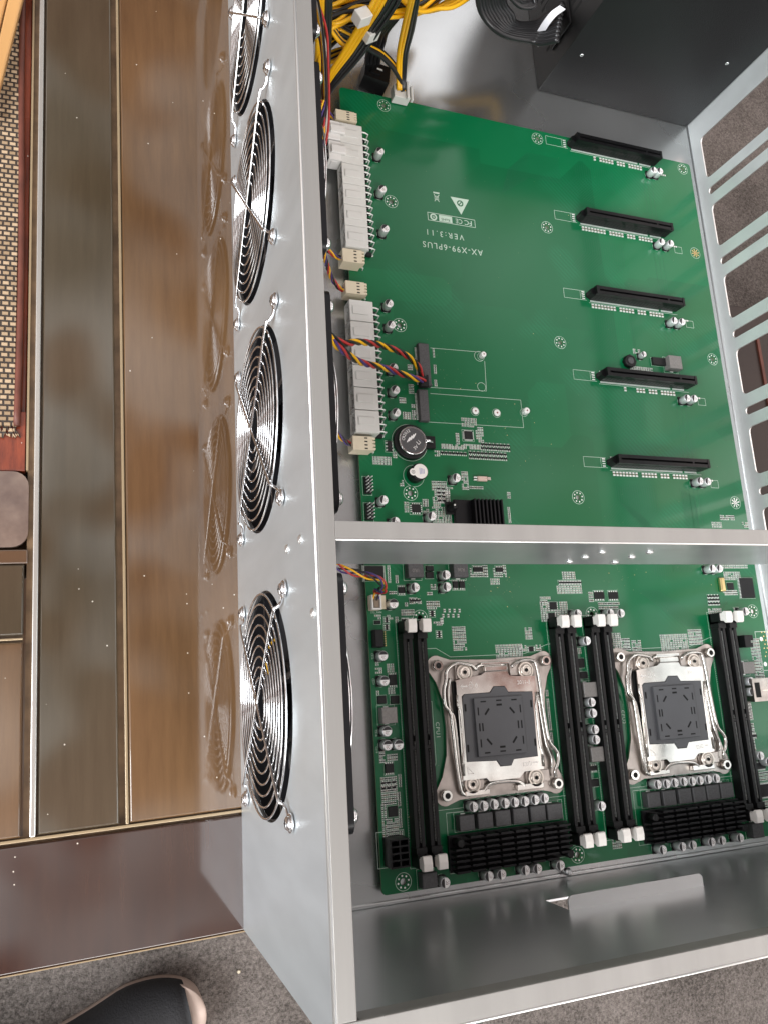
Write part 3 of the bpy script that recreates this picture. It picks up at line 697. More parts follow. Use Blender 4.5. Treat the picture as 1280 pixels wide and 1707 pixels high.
# ---- small components
for c_ in [(689, 577, 694, 592), (679, 608, 687, 617), (680.6, 640, 689, 657), (665, 663, 676, 672), (671, 687, 684, 699), (686, 674, 694, 700), (717, 581, 724, 596), (717, 608, 727, 623), (718, 633, 728, 644), (716, 656, 724, 665), (717, 688, 727, 701),
           (768, 697, 794, 712), (759, 722, 765, 741), (792, 712, 805, 738), (735, 741, 772, 749), (772, 741, 800, 749), (724, 751, 732, 761), (714, 733, 722, 747), (621, 761, 652, 775), (654, 753, 665, 764), (666, 800, 676, 811),
           (673, 836, 681, 855), (704, 832, 714, 858), (720, 802, 745, 845), (720, 845, 752, 872), (737, 819, 780, 827), (745, 812, 757, 872), (769, 786, 780, 827), (782, 810, 805, 828), (806, 819, 850, 831), (837, 845, 850, 872), (606, 870, 612, 880),
           (1199, 859, 1223, 867), (1185, 870, 1202, 880), (1236, 870, 1246, 880), (1049, 612, 1087, 619), (1054, 582, 1066, 590), (1073, 620, 1092, 626),
           (645, 942, 651, 972), (657, 959, 665, 972), (648, 984, 661, 992), (711, 986, 720, 993), (717, 974, 726, 983), (782, 942, 812, 962), (821, 942, 843, 962), (816, 964, 832, 975), (681, 996, 702, 1007), (673, 1001, 680, 1011), (668, 1016, 690, 1026), (669, 1030, 681, 1040), (710, 1002, 732, 1012), (711, 1012, 728, 1031), (722, 1036, 736, 1043),
           (753.6, 1044, 776, 1085), (825, 1074, 870, 1098), (864, 1075, 901, 1086), (874, 1046, 886, 1066), (899, 994, 917, 1006), (900, 1003, 946, 1036), (624, 1024, 635, 1033), (645, 1025, 654, 1033), (657, 1028, 665, 1046),
           (644, 1106, 663, 1121), (646, 1146, 664, 1157), (625, 1102, 632, 1110), (625, 1113, 637, 1123), (626, 1147, 633, 1159), (663, 1195, 672, 1229), (664, 1256, 675, 1288), (632, 1249, 641, 1272), (644, 1257, 662, 1268), (635, 1294, 662, 1342), (636, 1340, 645, 1396), (663, 1290, 675, 1312), (663, 1319, 681, 1396), (644, 1364, 664, 1396),
           (927, 976, 969, 990), (936, 953, 958, 966), (980, 986, 988, 1004), (996, 1003, 1032, 1016), (1018, 1055, 1034, 1084), (1034, 1064, 1049, 1084), (1052, 1067, 1068, 1089), (1100, 1057, 1146, 1089), (1146, 1049, 1169, 1075), (1180, 1014, 1202, 1031), (1205, 953, 1233, 967), (1204, 984, 1228, 992), (1196, 941, 1245, 948),
           (1253, 1064, 1269, 1136), (1242, 1164, 1252, 1200), (1244, 1205, 1256, 1222), (1246, 1232, 1258, 1252), (1262, 1285, 1290, 1345), (1019, 1393, 1035, 1415), (782, 1319, 905, 1324), (1082, 1286, 1195, 1291), (731, 1343, 738, 1350), (722, 1072, 727, 1082), (733, 1030, 738, 1040), (912, 1150, 918, 1250), (1213, 1120, 1219, 1210), (729, 1160, 734, 1168), (733, 1248, 741, 1270), (958, 1080, 968, 1090)]:
    cluster(*c_)
darkdots(800, 739, 849, 752); darkdots(733, 751, 777, 761); darkdots(780, 753, 844, 767); darkdots(727, 812, 742, 838); darkdots(604+30, 1300, 660, 1318); darkdots(1178, 991, 1198, 1009); darkdots(682, 997, 700, 1006); darkdots(668, 1028, 690, 1040)
for k in range(4):
    for j in range(2): x, y, _ = B(740+8.3*k-2*j, 1018+8.5*j); smd(x, y, True, 1.25, 2)

# ---- capacitors
def capacitor(x, y, rot, mk=1.0):
    c_ = MB('black'); c_.cbox(x, y, 6.8*mk, 6.8*mk, .1, .9, .2); return c_
def make_cap(rot, name='capacitor', d=6.4, h=8.0):
    r = d/2; c_ = MB('cap_can'); c_.lathe((0, 0, .9), [(r*.93, 0), (r*.93, .9), (r*.99, 1.2), (r, h-1.8), (r*.97, h-1.15), (r*.90, h-.92)], 26)
    body = c_.build(name, None)
    q = MB('black', 'silk'); q.prism([(-r-.2, -r-.2), (r-.6, -r-.2), (r+.2, -r+.6), (r+.2, r-.6), (r-.6, r+.2), (-r-.2, r+.2)], .08, .92); q.m = 1; q.ring(0, 0, r+.35, r+.6, Z1, 28)
    qo = q.build('base', None); qo.parent = body
    t = MB('cap_top', 'ink', 'ink_red'); t.disc(0, 0, r*.90, h, 28); t.m = 1; t.disc(0, 0, r*.895, h+.03, 16, rot+PI/2+.22, rot+3*PI/2-.22)
    c, n = math.cos(rot), math.sin(rot)
    for k, (ox, L) in enumerate(((.25, 2.4), (1.1, 2.8), (1.95, 1.7))):
        t.m = 1 if k != 1 else 2; segs = 3
        for s_ in range(segs):
            if (k+s_) % 4 == 3: continue
            yy = (s_-(segs-1)/2)*L/segs; X, Y = ox*c-yy*n, ox*n+yy*c; t.boxc(X, Y, .42, L/segs*.62, h+.01, h+.04, rot)
    to = t.build('top_marking', None); to.parent = body
    return body
protos = {}
def cap(u, v, rot=0.0, h=8.0, d=6.4):
    """(u, v) measured at the centre of the can's top; rot = side of the pale half"""
    x, y, _ = B(u, v, h); key = (round(rot, 2), h, d)
    if key not in protos:
        o = make_cap(rot, d=d, h=h); protos[key] = o; o.location = Vector((x, y, 0))*K; put(o, mb_root)
        return
    o = protos[key]; c_ = o.copy(); C.objects.link(c_); c_.location = Vector((x, y, 0))*K - wloc(mb_root)
    c_.parent = mb_root
    for ch in kids(o): d_ = ch.copy(); C.objects.link(d_); d_.parent = c_
R0, RD, RQ = 0.0, -PI/2, -PI/4
for u, v in [(634, 251), (638, 314), (642.6, 380)]: cap(u, v, RQ, 9)
for u, v in [(649, 505), (652.5, 540.5), (656.7, 612), (659.5, 649), (661, 687)]: cap(u, v, RQ*.7)
for u, v in [(640, 833), (761, 796), (720, 860), (659.5, 869)]: cap(u, v, RQ*.3)
for u, v in [(743.5, 958), (692, 979), (745, 978), (657-.5+0, 1006)][:3]: cap(u, v, R0)
for u, v in [(656.5, 1006), (639, 1093), (641.5, 1135), (645.6, 1219), (646.5, 1242.5), (665, 1241.5)]: cap(u, v, RD)
for u, v in [(789.4, 1345.3), (806.5, 1343.7), (823.7, 1341), (842, 1339), (858, 1337.5), (875, 1336), (892, 1333.4), (907.5, 1331),
             (742.5, 1472), (815, 1461), (836, 1458), (876, 1451), (896, 1448.5), (934, 1443),
             (1096.5, 1307.8), (1111.4, 1306.6), (1125, 1304.8), (1140, 1303), (1154, 1302.4), (1167, 1300.7), (1180.6, 1299), (1194, 1297.7),
             (1105, 1417), (1137.5, 1411.7), (1155, 1409), (1186.5, 1403.7), (1204, 1401.3), (1234, 1397),
             (963, 1023), (1017.5, 1022), (1035, 1022), (978, 1068), (986, 1170.6), (988.4, 1188.8), (991.6, 1216), (993.4, 1233), (1003, 1344),
             (1252, 1135.7), (1254, 1153), (1268, 1260), (1282, 1270), (1243, 1019)]: cap(u, v, R0)
for u, v in [(1090, 283), (1100, 284.5), (1103, 402.5), (1118, 405), (1124, 534), (1137, 536), (1145.6, 663.4), (1157.5, 664), (1167, 801.6), (1180, 802.5), (1187.5, 947.5), (1199.4, 947.5)]: cap(u, v, RQ*.3)
cap(1073, 590, R0, 6, 5)

# ---- inductors: measured at the top face
def inductor(u0, v0, u1, v1, h, m, n=.6):
    pts = [B(u, v, h) for u, v in ((u0, v0), (u1, v0), (u0, v1), (u1, v1))]
    x0, x1 = (pts[0][0]+pts[2][0])/2, (pts[1][0]+pts[3][0])/2; y0, y1 = (pts[2][1]+pts[3][1])/2, (pts[0][1]+pts[1][1])/2
    i = MB(m, 'tin'); i.cbox((x0+x1)/2, (y0+y1)/2, x1-x0, y1-y0, .2, h, .35)
    i.m = 1; i.boxc((x0+x1)/2, (y0+y1)/2, 3, (y1-y0)+1.2, .1, .5)
    keep.append((x0-1, x1+1, y0-1, y1+1)); silk.m = 0; silk.frame(x0-1, x1+1, y0-1.4, y1+1.4, Z1, .22)
    return i.build('inductor', mb_root), ((x0+x1)/2, (y0+y1)/2)
for u, v in [(778.4, 1372), (809, 1368), (838.4, 1364), (867.8, 1360), (896.6, 1356), (924.7, 1353)]: inductor(u-12.5, v-13, u+12.5, v+13, 6.5, 'ferrite')
for u, v in [(1090, 1333.3), (1116, 1330.4), (1142, 1327), (1165.7, 1324), (1188.6, 1320.6), (1211.8, 1317.6)]: inductor(u-10.6, v-12.5, u+10.6, v+12.5, 6.5, 'ferrite')
for r in [(637, 1179, 662, 1206), (973, 1137, 995, 1162), (985.5, 1245, 1006.5, 1270), (1239, 1103, 1258, 1123)]: inductor(*r, 7, 'ferrite_light')
for r in [(704, 1455, 729, 1481), (1255, 1372, 1273, 1397)]: inductor(*r, 7, 'ferrite')
a_, pa = inductor(680, 939, 706, 962, 6.5, 'ferrite'); b_, pb = inductor(756, 937, 780, 962, 6.5, 'ferrite')
text('1R0', 'marking', pa[0], pa[1], 2.4, PI, 6.56, 'ferrite_light', a_); text('R36', 'marking', pb[0], pb[1], 2.4, PI, 6.56, 'ferrite_light', b_)
a_, pa = inductor(1116, 593, 1136, 614, 7, 'ferrite_light'); 
x, y, _ = B(1051, 601, 4); i = MB('black', 'ferrite'); i.lathe((x, y, .2), [(5.6, 0), (5.6, 3.4), (5.0, 3.8)], 8); i.m = 1; i.lathe((x, y, 4.0), [(2.8, 0), (2.8, .25)], 16); i.build('inductor', mb_root)

# ---- expansion slots
def make_slot():
    s = MB('black_slot', 'slot_gap')
    x0, y0, L, Wd, H = 0, 0, 89, 7.4, 11.2
    s.prism([(x0+3, y0), (x0+L, y0), (x0+L, y0+Wd), (x0+3, y0+Wd), (x0-.5, y0+Wd-2), (x0-.5, y0+2)], .15, 7.8)
    for yy in (y0+.2, y0+Wd-2.9): s.box(x0+5, x0+L-1.5, yy, yy+2.7, 7.8, H)
    s.box(x0+2.5, x0+5, y0+.2, y0+Wd-.2, 7.8, H+.4); s.box(x0+L-1.5, x0+L+.6, y0+.2, y0+Wd-.2, 7.8, H+.3)
    s.box(x0+L-16.2, x0+L-14.6, y0+2.9, y0+Wd-2.9, 7.8, H-.1)
    s.m = 1; s.box(x0+5.05, x0+L-1.55, y0+2.95, y0+Wd-2.95, 7.82, 8.0)
    for k in range(26): s.box(x0+6+k*3.1, x0+6.5+k*3.1, y0-.03, y0, 2.5, 7.0)
    o = s.build('expansion_slot', None, .3)
    p = MB('tin')
    for k in range(82):
        if 68 <= k <= 69: continue
        for yy, w in ((y0-1.0, 1.3), (y0+Wd+.6, .8)):
            p.box(x0+3.3+k, x0+3.8+k, yy-w/2, yy+w/2, .1, .45)
    po = p.build('solder_pins', None); po.parent = o
    return o
slot0 = None
SX = 201.0
for k, (yy, miss) in enumerate(zip((558.4, 488.0, 418.0, 348.2, 277.4), (9, 0, 1, 8, 0))):
    if slot0 is None: slot0 = make_slot(); o = slot0
    else:
        o = slot0.copy(); C.objects.link(o)
        for ch in kids(slot0): d_ = ch.copy(); C.objects.link(d_); d_.parent = o
    o.parent = None; o.location = Vector((SX, yy, 0))*K; put(o, mb_root)
    silk.m = 0
    silk.line([(SX-21, yy+7.4), (SX-21, yy-.6), (SX, yy-.6)], .3, Z1); silk.line([(SX-21, yy+7.4), (SX-1, yy+7.4)], .3, Z1); silk.line([(SX-5.5, yy-.6), (SX-5.5, yy+7.4)], .25, Z1)
    for j in range(4): silk.m = 1; silk.flat(SX-4.2, SX-1.4, yy+.2+j*1.9, yy+1.2+j*1.9, Z1)
    silk.m = 0; silk.line([(SX+2, yy-2.5), (SX+90, yy-2.5)], .3, Z1)
    n = 0
    for j in range(24):
        x = SX+5+j*3.0
        if j in (8, 14, 18) or (miss >= 8 and j < 7) or (miss >= 8 and j in (9, 10) and k == 3): continue
        comp.m = 3; comp.box(x-.95, x+.95, yy-4.6, yy-3.4, .1, .7); comp.box(x-.95, x+.95, yy-6.9, yy-5.7, .1, .7); comp.m = 1; comp.box(x-.8, x+.8, yy-5.7, yy-4.6, .1, .66)
    silk.frame(SX+98, SX+106, yy-13, yy-6.5, Z1, .3) if k else None
    for j in range(3): silk.m = 1; silk.flat(SX+96+j*1.8, SX+97.2+j*1.8, yy-7.6, yy-6.2, Z2)

# ---- memory slots
def make_dimm():
    s = MB('black', 'slot_gap'); L = 133.0
    s.box(-3.2, 3.2, -L/2, L/2, .15, 5.2)
    for a, c in ((-3.2, -1.0), (1.0, 3.2)): s.box(a, c, -L/2+.2, L/2-.2, 5.2, 8.2)
    s.box(-1.05, 1.05, -5.6, -3.6, 5.2, 8.0); s.box(-3.5, 3.5, -L/2-1.5, -L/2+3.5, .15, 9.4); s.box(-3.5, 3.5, L/2-3.5, L/2+1.5, .15, 9.4)
    for e in (-1, 1):
        for a in (-3.5, 2.3): s.box(a, a+1.2, e*(L/2+4)-4, e*(L/2+4)+4, .15, 11.5)
        s.box(-3.5, 3.5, e*(L/2+4)-4, e*(L/2+4)+4, .12, 2.2)
    for a in (-1, 1): s.box(a*3.25-.12, a*3.25+.12, -L/2+5, L/2-5, 6.4, 6.9)
    s.m = 1; s.box(-.95, .95, -L/2+4, -5.7, 5.22, 5.3); s.box(-.95, .95, -3.5, L/2-4, 5.22, 5.3)
    o = s.build('memory_slot', None, .22)
    p = MB('tin')
    for k in range(140):
        if 68 < k < 73: continue
        y = -L/2+6+k*.87
        for a in (-1, 1): p.box(a*.95-.10, a*.95+.10, y, y+.42, 5.3, 7.1)
    po = p.build('contacts', None); po.parent = o
    for e in (-1, 1):
        l = MB('latch'); y = e*(L/2+4.6)
        prof = [(0, 3), (3.6, 3), (4.6, 9), (4.2, 13.0), (5.6, 15.2), (5.2, 18.0), (1.2, 18.4), (-3.0, 17.6), (-3.4, 16), (-1.2, 13.5), (-1.4, 8)]
        N = len(prof); vs = [(x, y+e*(a-1.4), z) for x in (-2.95, 2.95) for a, z in prof]
        fs = [tuple(range(N)), tuple(range(N, 2*N))[::-1]]+[(i, N+i, N+(i+1) % N, (i+1) % N) for i in range(N)]
        if e < 0: fs = [f[::-1] for f in fs]
        l.add(vs, fs); lo = l.build('latch', None, .35, 2); lo.parent = o
    return o
dimm0 = None
for u, v, u2, v2 in [(688, 1045, 713, 1440), (712, 1045, 739, 1438), (942.5, 1039, 982.5, 1403), (963, 1039, 1004, 1399), (1003, 1038, 1045.5, 1393), (1024, 1038, 1067, 1389.7), (1214, 1031, 1268, 1360), (1233, 1031, 1287, 1357)]:
    a = B(u, v, 18); c_ = B(u2, v2, 18); x = (a[0]+c_[0])/2; y = 88.6
    if dimm0 is None: dimm0 = make_dimm(); o = dimm0
    else:
        o = dimm0.copy(); C.objects.link(o)
        for ch in kids(dimm0): d_ = ch.copy(); C.objects.link(d_); d_.parent = o
    o.parent = None; o.location = Vector((x, y, 0))*K; put(o, mb_root)
    silk.m = 0; silk.frame(x-4.6, x+4.6, y-76, y+76, Z1, .22)
    silk.m = 1
    for k in range(80): silk.disc(x-4.1, y-60+k*1.55, .18, Z2, 6)

# ---- processor sockets
def make_socket():
    """local origin: lower left corner nut"""
    root = bpy.data.objects.new('processor_socket', None); C.objects.link(root); root.empty_display_size = .01
    def P(o): o.parent = root; return o
    ears = lambda cx, cy, a0, a1: [(cx+6.6*math.cos(math.radians(a0+(a1-a0)*i/8)), cy+6.6*math.sin(math.radians(a0+(a1-a0)*i/8))) for i in range(9)]
    out = ears(0, 0, 150, 300)+[(10, -3.6), (40, -3.2), (70, -3.4)]+ears(81, 0, -130, 30)+[(82.5, 12), (79.5, 24), (78.2, 41), (79, 58), (82.5, 70)]+ears(81, 80.5, -30, 120)+[(71, 84), (40, 83.0), (10, 84)]+ears(0, 80.5, 60, 210)+[(-1, 70), (3, 58), (4, 41), (3, 24), (-1, 11)]
    P(plate('base_plate', out, [[(10, 12), (70, 12), (70, 70), (10, 70)], [(6, 26), (8.6, 26), (8.6, 66), (6, 66)]][:1], 1.6, ['nickel_base', 'nickel'], None, off=2.2, bevel=.35))
    bb = MB('black'); bb.box(10.2, 69.8, 12.2, 69.8, .1, 4.6); P(bb.build('socket_body', None, .3))
    # load plate: one sheet with the window for the cover
    lo = [(11.5, 8.2), (28, 8.2), (30, 6.0), (52, 6.4), (56, 9.8), (70.6, 10.2), (70.6, 70.6), (56, 71.2), (51.2, 71.8), (49.5, 74.6), (33, 74.8), (30, 73), (24.5, 72.4), (11.5, 70.6)]
    wi = [(14.6, 19.2), (36.0, 18.2), (38.4, 14.4), (46.6, 14.4), (49.0, 18.2), (67.0, 18.6), (67.4, 60.6), (49.2, 61.3), (46.8, 65.2), (38.3, 65.4), (35.1, 61.7), (16.4, 61.5), (14.6, 60)]
    P(plate('load_plate', lo, [wi], 1.3, ['nickel', 'nickel'], None, off=6.4, bevel=.35))
    bb = MB('nickel'); bb.tube([(11.4, 61, 7.2), (11.2, 55, 7.6), (13.0, 51, 6.9), (13.2, 26, 6.9), (12.0, 20, 7.4), (12, 11, 7.2)], .9, 6); P(bb.build('side_rail', None)); bb = MB('nickel'); bb.tube([(70.3, 60, 7.2), (70.2, 56, 7.6), (69.0, 52, 6.9), (69.2, 26, 6.9), (70.4, 21, 7.4), (70.4, 12, 7.2)], .9, 6); P(bb.build('side_rail', None))
    cv = MB('cap_grey'); cv.prism([(14.9, 19.4), (36.2, 18.4), (38.6, 14.7), (46.4, 14.7), (48.8, 18.4), (66.8, 18.8), (67.1, 60.4), (49.0, 61.0), (46.6, 64.9), (38.5, 65.1), (35.3, 61.4), (16.5, 61.2), (14.9, 59.6)], 5.2, 7.6)
    cv.prism([(22.2, 21.6), (57.8, 21.6), (57.4, 58.4), (22.0, 58.4)], 7.6, 9.8)
    co = P(cv.build('cover_cap', None, .35))
    sm = MB('slot_gap')
    for x, y, w, h, r in [(28.5, 56, 4, .9, 0), (40, 56.2, 4, .9, 0), (40, 53.4, 4, 1.3, 0), (51.3, 56, 4, .9, 0), (24.4, 50, .9, 5, 0), (30.7, 49.5, 1.3, 5, -.7), (49.2, 49.3, 1.3, 5, .7), (55.5, 50, .9, 5, 0),
                          (24.6, 40, 1, 5, 0), (26.8, 40, 1, 5, 0), (53, 40, 1, 5, 0), (55.5, 40, 1, 5, 0), (24.7, 30, .9, 5, 0), (30.7, 30.6, 1.3, 5, .7), (49.4, 30.6, 1.3, 5, -.7), (55.6, 30, .9, 5, 0),
                          (40, 26.8, 4, 1.3, 0), (40, 24.1, 4, .9, 0), (28.7, 23.9, 4, .9, 0), (51.5, 23.9, 4, .9, 0)]: sm.boxc(x, y, w, h, 9.7, 9.86, r)
    for x, y in ((16.4, 52.8), (16.2, 27.4), (65.4, 52.6), (65.6, 27.7)): sm.boxc(x, y, 1.3, 4.6, 7.5, 7.68)
    s_ = sm.build('moulded_slots', None); s_.parent = co
    # hinge pieces top and bottom
    for mm, bx in (('nickel', (33.2, 50.2, 75.2, 78.6, 3.2, 6.9)), ('nickel', (31, 52.4, 79.4, 81.4, 3, 6.2)), ('nickel', (12.5, 30.0, -1.8, 1.4, 3, 6.4)), ('nickel', (50, 70, -1.8, 2.0, 3, 6.4)),
                   ('nickel_base', (12.5, 29.5, 70.9, 81.0, 3, 4.9)), ('nickel_base', (53, 71.5, 71.5, 81.5, 3, 4.9)), ('nickel_base', (12.4, 27.2, 1.4, 8, 3, 4.9)), ('nickel_base', (58, 76, 2, 9.6, 3, 4.9))):
        hb = MB(mm); hb.box(*bx); P(hb.build('hinge_piece', None, .5))
    lv = MB('nickel')
    lv.tube(smooth_path([(50, 79.4, 4.8), (31, 79.4, 4.8), (27, 77, 6), (24, 79.6, 6.4), (14, 81.4, 6.4), (8.5, 79.5, 6.4), (5.2, 76, 6.6), (4.2, 70, 6.8), (2.6, 65, 6.8), (2.8, 55, 6.6), (6.4, 49, 6.4), (7.6, 26, 6.0), (9.4, 5, 5.4), (11.5, 0, 5.0), (16, -1.2, 4.6)], 5), 1.25, 8)
    lv.tube(smooth_path([(8.6, 72, 4.8), (6.4, 64, 4.8), (6.8, 52, 4.8), (9.4, 46, 4.8), (10.4, 24, 4.8), (11.8, 4, 4.6)], 5), 1.0, 8)
    P(lv.build('lever', None))
    lv = MB('nickel')
    lv.tube(smooth_path([(54, 77.5, 5.2), (60, 80.8, 6), (70, 80.9, 6.4), (73, 76, 6.6), (74.6, 52, 6.6), (76.6, 29, 6.6), (80.6, 22.5, 6.6), (82.6, 18.5, 6.6), (81.6, 12.5, 6.6), (79.2, 8.4, 6.4), (79.4, 4.4, 6)], 5), 1.25, 8)
    lv.tube(smooth_path([(25.4, -.6, 5), (32.0, 4.6, 6), (50.2, 4.2, 6), (57.6, -.4, 5)], 5), 1.25, 8)
    lv.tube(smooth_path([(72.6, 60, 5), (73.8, 40, 5), (75.6, 24, 5), (78.2, 16, 5), (77.8, 10, 5)], 5), 1.0, 8)
    P(lv.build('lever', None))
    for x, y in ((18.6, 75.4), (64.7, 74.8), (18.2, 5.2), (64.7, 5.2)):
        w = MB('brass', 'slot_gap'); w.lathe((x, y, 4.9), [(5.9, 0), (5.9, 1.0), (5.5, 1.5)], 28); w.lathe((x, y, 6.4), [(4.4, 0), (4.4, .3), (2.4, .7), (2.2, .2)], 24)
        w.m = 1; w.prism([(x+(1.6 if i % 2 else 1.0)*math.cos(PI*i/6), y+(1.6 if i % 2 else 1.0)*math.sin(PI*i/6)) for i in range(12)], 7.0, 7.2); P(w.build('screw', None))
    for x, y in ((0, 0), (81, 0), (0, 80.5), (81, 80.5)):
        w = MB('nickel', 'slot_gap'); w.lathe((x, y, 2.9), [(3.6, 0), (3.6, 3.5), (3.2, 4.0)], 24); w.m = 1; w.disc(x, y, 1.9, 6.95, 16); P(w.build('corner_nut', None))
    P(text('2011-3', 'engraving', 61.5, 66.8, 2.6, 0, 7.12, 'latch', None))
    P(text('0', 'engraving', 25.8, 66.4, 2.6, 0, 7.12, 'latch', None))
    en = MB('latch'); en.frame(20.6, 23.4, 65, 67.6, 7.12, .35); en.line([(21.2, 67.6), (21.2, 69), (22.8, 69), (22.8, 67.6)], .3, 7.12); en.line([(14.6, 66.4), (19, 66.4)], .9, 7.12); en.line([(14.4, 66.4), (15.6, 67.4)], .4, 7.12); en.line([(14.4, 66.4), (15.6, 65.4)], .4, 7.12)
    en.line([(15, 15.8), (15, 11.8), (19, 11.8), (15, 15.8)], .35, 7.12); en.line([(63, 15), (66, 15)], .7, 7.12); en.ring(60.5, 14.6, .9, 1.3, 7.12, 16); en.frame(55.4, 58.4, 13.2, 15.6, 7.12, .35)
    P(en.build('engraving', None))
    return root
sock = make_socket(); sock.location = Vector((44.6, 53.4, 0))*K; put(sock, mb_root)
s2 = sock.copy(); C.objects.link(s2); s2.location = sock.location + Vector((187.2-44.6, 0, 0))*K
for ch in kids(sock):
    d_ = ch.copy(); C.objects.link(d_); d_.parent = s2
    for g_ in kids(ch): e_ = g_.copy(); C.objects.link(e_); e_.parent = d_; 
for ox in (44.6, 187.2):
    silk.m = 0; silk.line([(ox-9, 53.4+92), (ox+2, 53.4+92), (ox+12, 53.4+86), (ox+68, 53.4+86), (ox+88, 53.4+92), (ox+90, 53.4+92)], .25, Z1)
    silk.line([(ox-9, 53.4-9), (ox+90, 53.4-9)], .25, Z1); silk.frame(ox+1, ox+86, 53.4-47, 53.4-11, Z1, .25)
    silk.line([(ox-12, 53.4+58), (ox-3.5, 53.4+58), (ox-3.5, 53.4+20), (ox-8, 53.4+8), (ox-8, 53.4-8)], .25, Z1)

# ---- VRM heatsinks
def vrm(x0, x1, y0, y1, flat_l):
    h = MB('anodised'); h.box(x0, x1, y0, y1, 3.0, 5.2)
    cols, rows = 8, 6; cw = (x1-x0-2)/cols
    for c_ in range(cols):
        for r in range(rows+1):
            if (c_ == 0 and r >= rows-1): continue
            if (c_ == cols-1 and r == 0): continue
            yy = y0+1.0+r*(y1-y0-2.2)/rows; xa = x0+1+c_*cw
            h.box(xa, xa+cw-1.7, yy-.55, yy+.75, 5.2, 13.2)
    o = h.build('heatsink', mb_root, .2)
    for x, y in ((x0+5, y1-4), (x1-4.5, y0+2.6)):
        p = MB('black'); p.lathe((x, y, 5.2), [(2.6, 0), (2.6, 7.2), (2.0, 7.9)], 16); p.build('push_pin', None).parent = o; kids(o)[-1].location = -wloc(o)
    return o
vrm(43.6, 130.2, 8.0, 29.6, 0); vrm(190.2, 275.0, 8.0, 29.4, 0)
h = MB('anodised'); h.box(66, 101.5, 203, 246.5, 2.4, 4.6)
for k in range(8): h.box(78.6+k*3.0, 79.9+k*3.0, 203.4, 246.1, 4.6, 11)
h.box(66.2, 77, 203.4, 246.1, 4.6, 5.2); h.box(60, 66, 236, 245, 2.4, 4.4)
hs = h.build('heatsink', mb_root, .25)
p = MB('black', 'tin'); p.lathe((64.0, 240.5, 4.4), [(3.6, 0), (3.6, 1.0), (2.2, 1.6), (2.2, 6.0), (1.6, 6.6)], 18); p.m = 1; p.lathe((63.4, 241, 11.0), [(.8, 0), (.5, .3)], 8); o = p.build('push_pin', None); o.parent = hs; o.location = -wloc(hs)

# ---- power sockets along the left edge
def make_power(y0, y1, x0=-5.6, x1=11.6, H=12.2):
    s = MB('white_plug', 'slot_gap')
    w = 1.3; s.box(x0, x1, y0+.15, y1-.15, 1.2, 2.4); s.box(x0, x1, y0+.15, y1-.15, H-1.2, H)
    s.box(x0, x1, y0+.15, y0+.15+w, 2.4, H-1.2); s.box(x0, x1, y1-.15-w, y1-.15, 2.4, H-1.2); s.box(x1-3.5, x1, y0+.15+w, y1-.15-w, 2.4, H-1.2)
    s.box(x0+2, x1-3.5, (y0+y1)/2-3, (y0+y1)/2+3, H, H+.7)
    for j in range(1, 3): yy = y0+(y1-y0)*j/3; s.box(x0+1.5, x1-3.5, yy-.4, yy+.4, 2.4, H-1.2)
    s.box(x0+1.5, x1-3.5, y0+.15+w, y1-.15-w, 6.4, 7.2)
    s.m = 1
    o = s.build('power_socket', mb_root, .35)
    p = MB('tin', 'chip')
    for j in range(3):
        yy = y0+(y1-y0)*(j+.5)/3
        p.m = 0; p.tube([(x1, yy, 9.5), (x1+3.2, yy, 9.3), (x1+6.0, yy, 8.2), (x1+6.6, yy, .2)], .55, 6); p.tube([(x1, yy+1.6, 4.5), (x1+2.6, yy+1.6, 4.2), (x1+3.2, yy+1.6, .2)], .55, 6)
        p.m = 1; p.boxc(x1+3.4, yy-.6, 4.2, 3.0, .2, 2.6)
        silk.m = 1; silk.ring(x1+6.6, yy, .5, 1.1, Z2, 12)
    q = p.build('bent_pins', None); q.parent = o; q.location = -wloc(o)
    return o
ya, yb = B(620, 205, 12)[1], B(617, 414, 12)[1]
yb = 426.5; ya = 527.5
for k in range(6): make_power(yb+(ya-yb)*k/6, yb+(ya-yb)*(k+1)/6)
for k in range(6): make_power(288.5+97.0*k/6, 288.5+97.0*(k+1)/6-.3, H=13)

c4 = thing('power_cable', 'black cable whose two milky white plugs sit in the uppermost long white sockets', 'cable', (-12, 500, 6), 'yellow and black power cables')
for k in (4, 5):
    ya_, yb_ = 426.5+101.0*k/6, 426.5+101.0*(k+1)/6
    s = MB('clear_plug'); s.box(-15.0, -5.62, ya_+.6, yb_-.6, 1.4, 13.0); s.box(-13.5, -2.5, (ya_+yb_)/2-3.2, (ya_+yb_)/2+3.2, 13.0, 15.2); s.box(-13.0, -8.0, ya_+.2, yb_-.2, 3, 11); s.build('white_plug', c4, .6)
    for j in range(3):
        for zz in (4.0, 10.0):
            yy = ya_+(yb_-ya_)*(j+.5)/3; s = MB('wk'); s.tube(smooth_path([(-15, yy, zz), (-19.5, yy, zz+.5), (-25, yy-1, zz+1+j*.5), (-31, yy-8, zz+4), (-36, yy-22, zz+8-j), (-40, yy-40, zz+6), (-44, yy-60, zz)], 5), 1.35, 8); s.build('wire', c4)
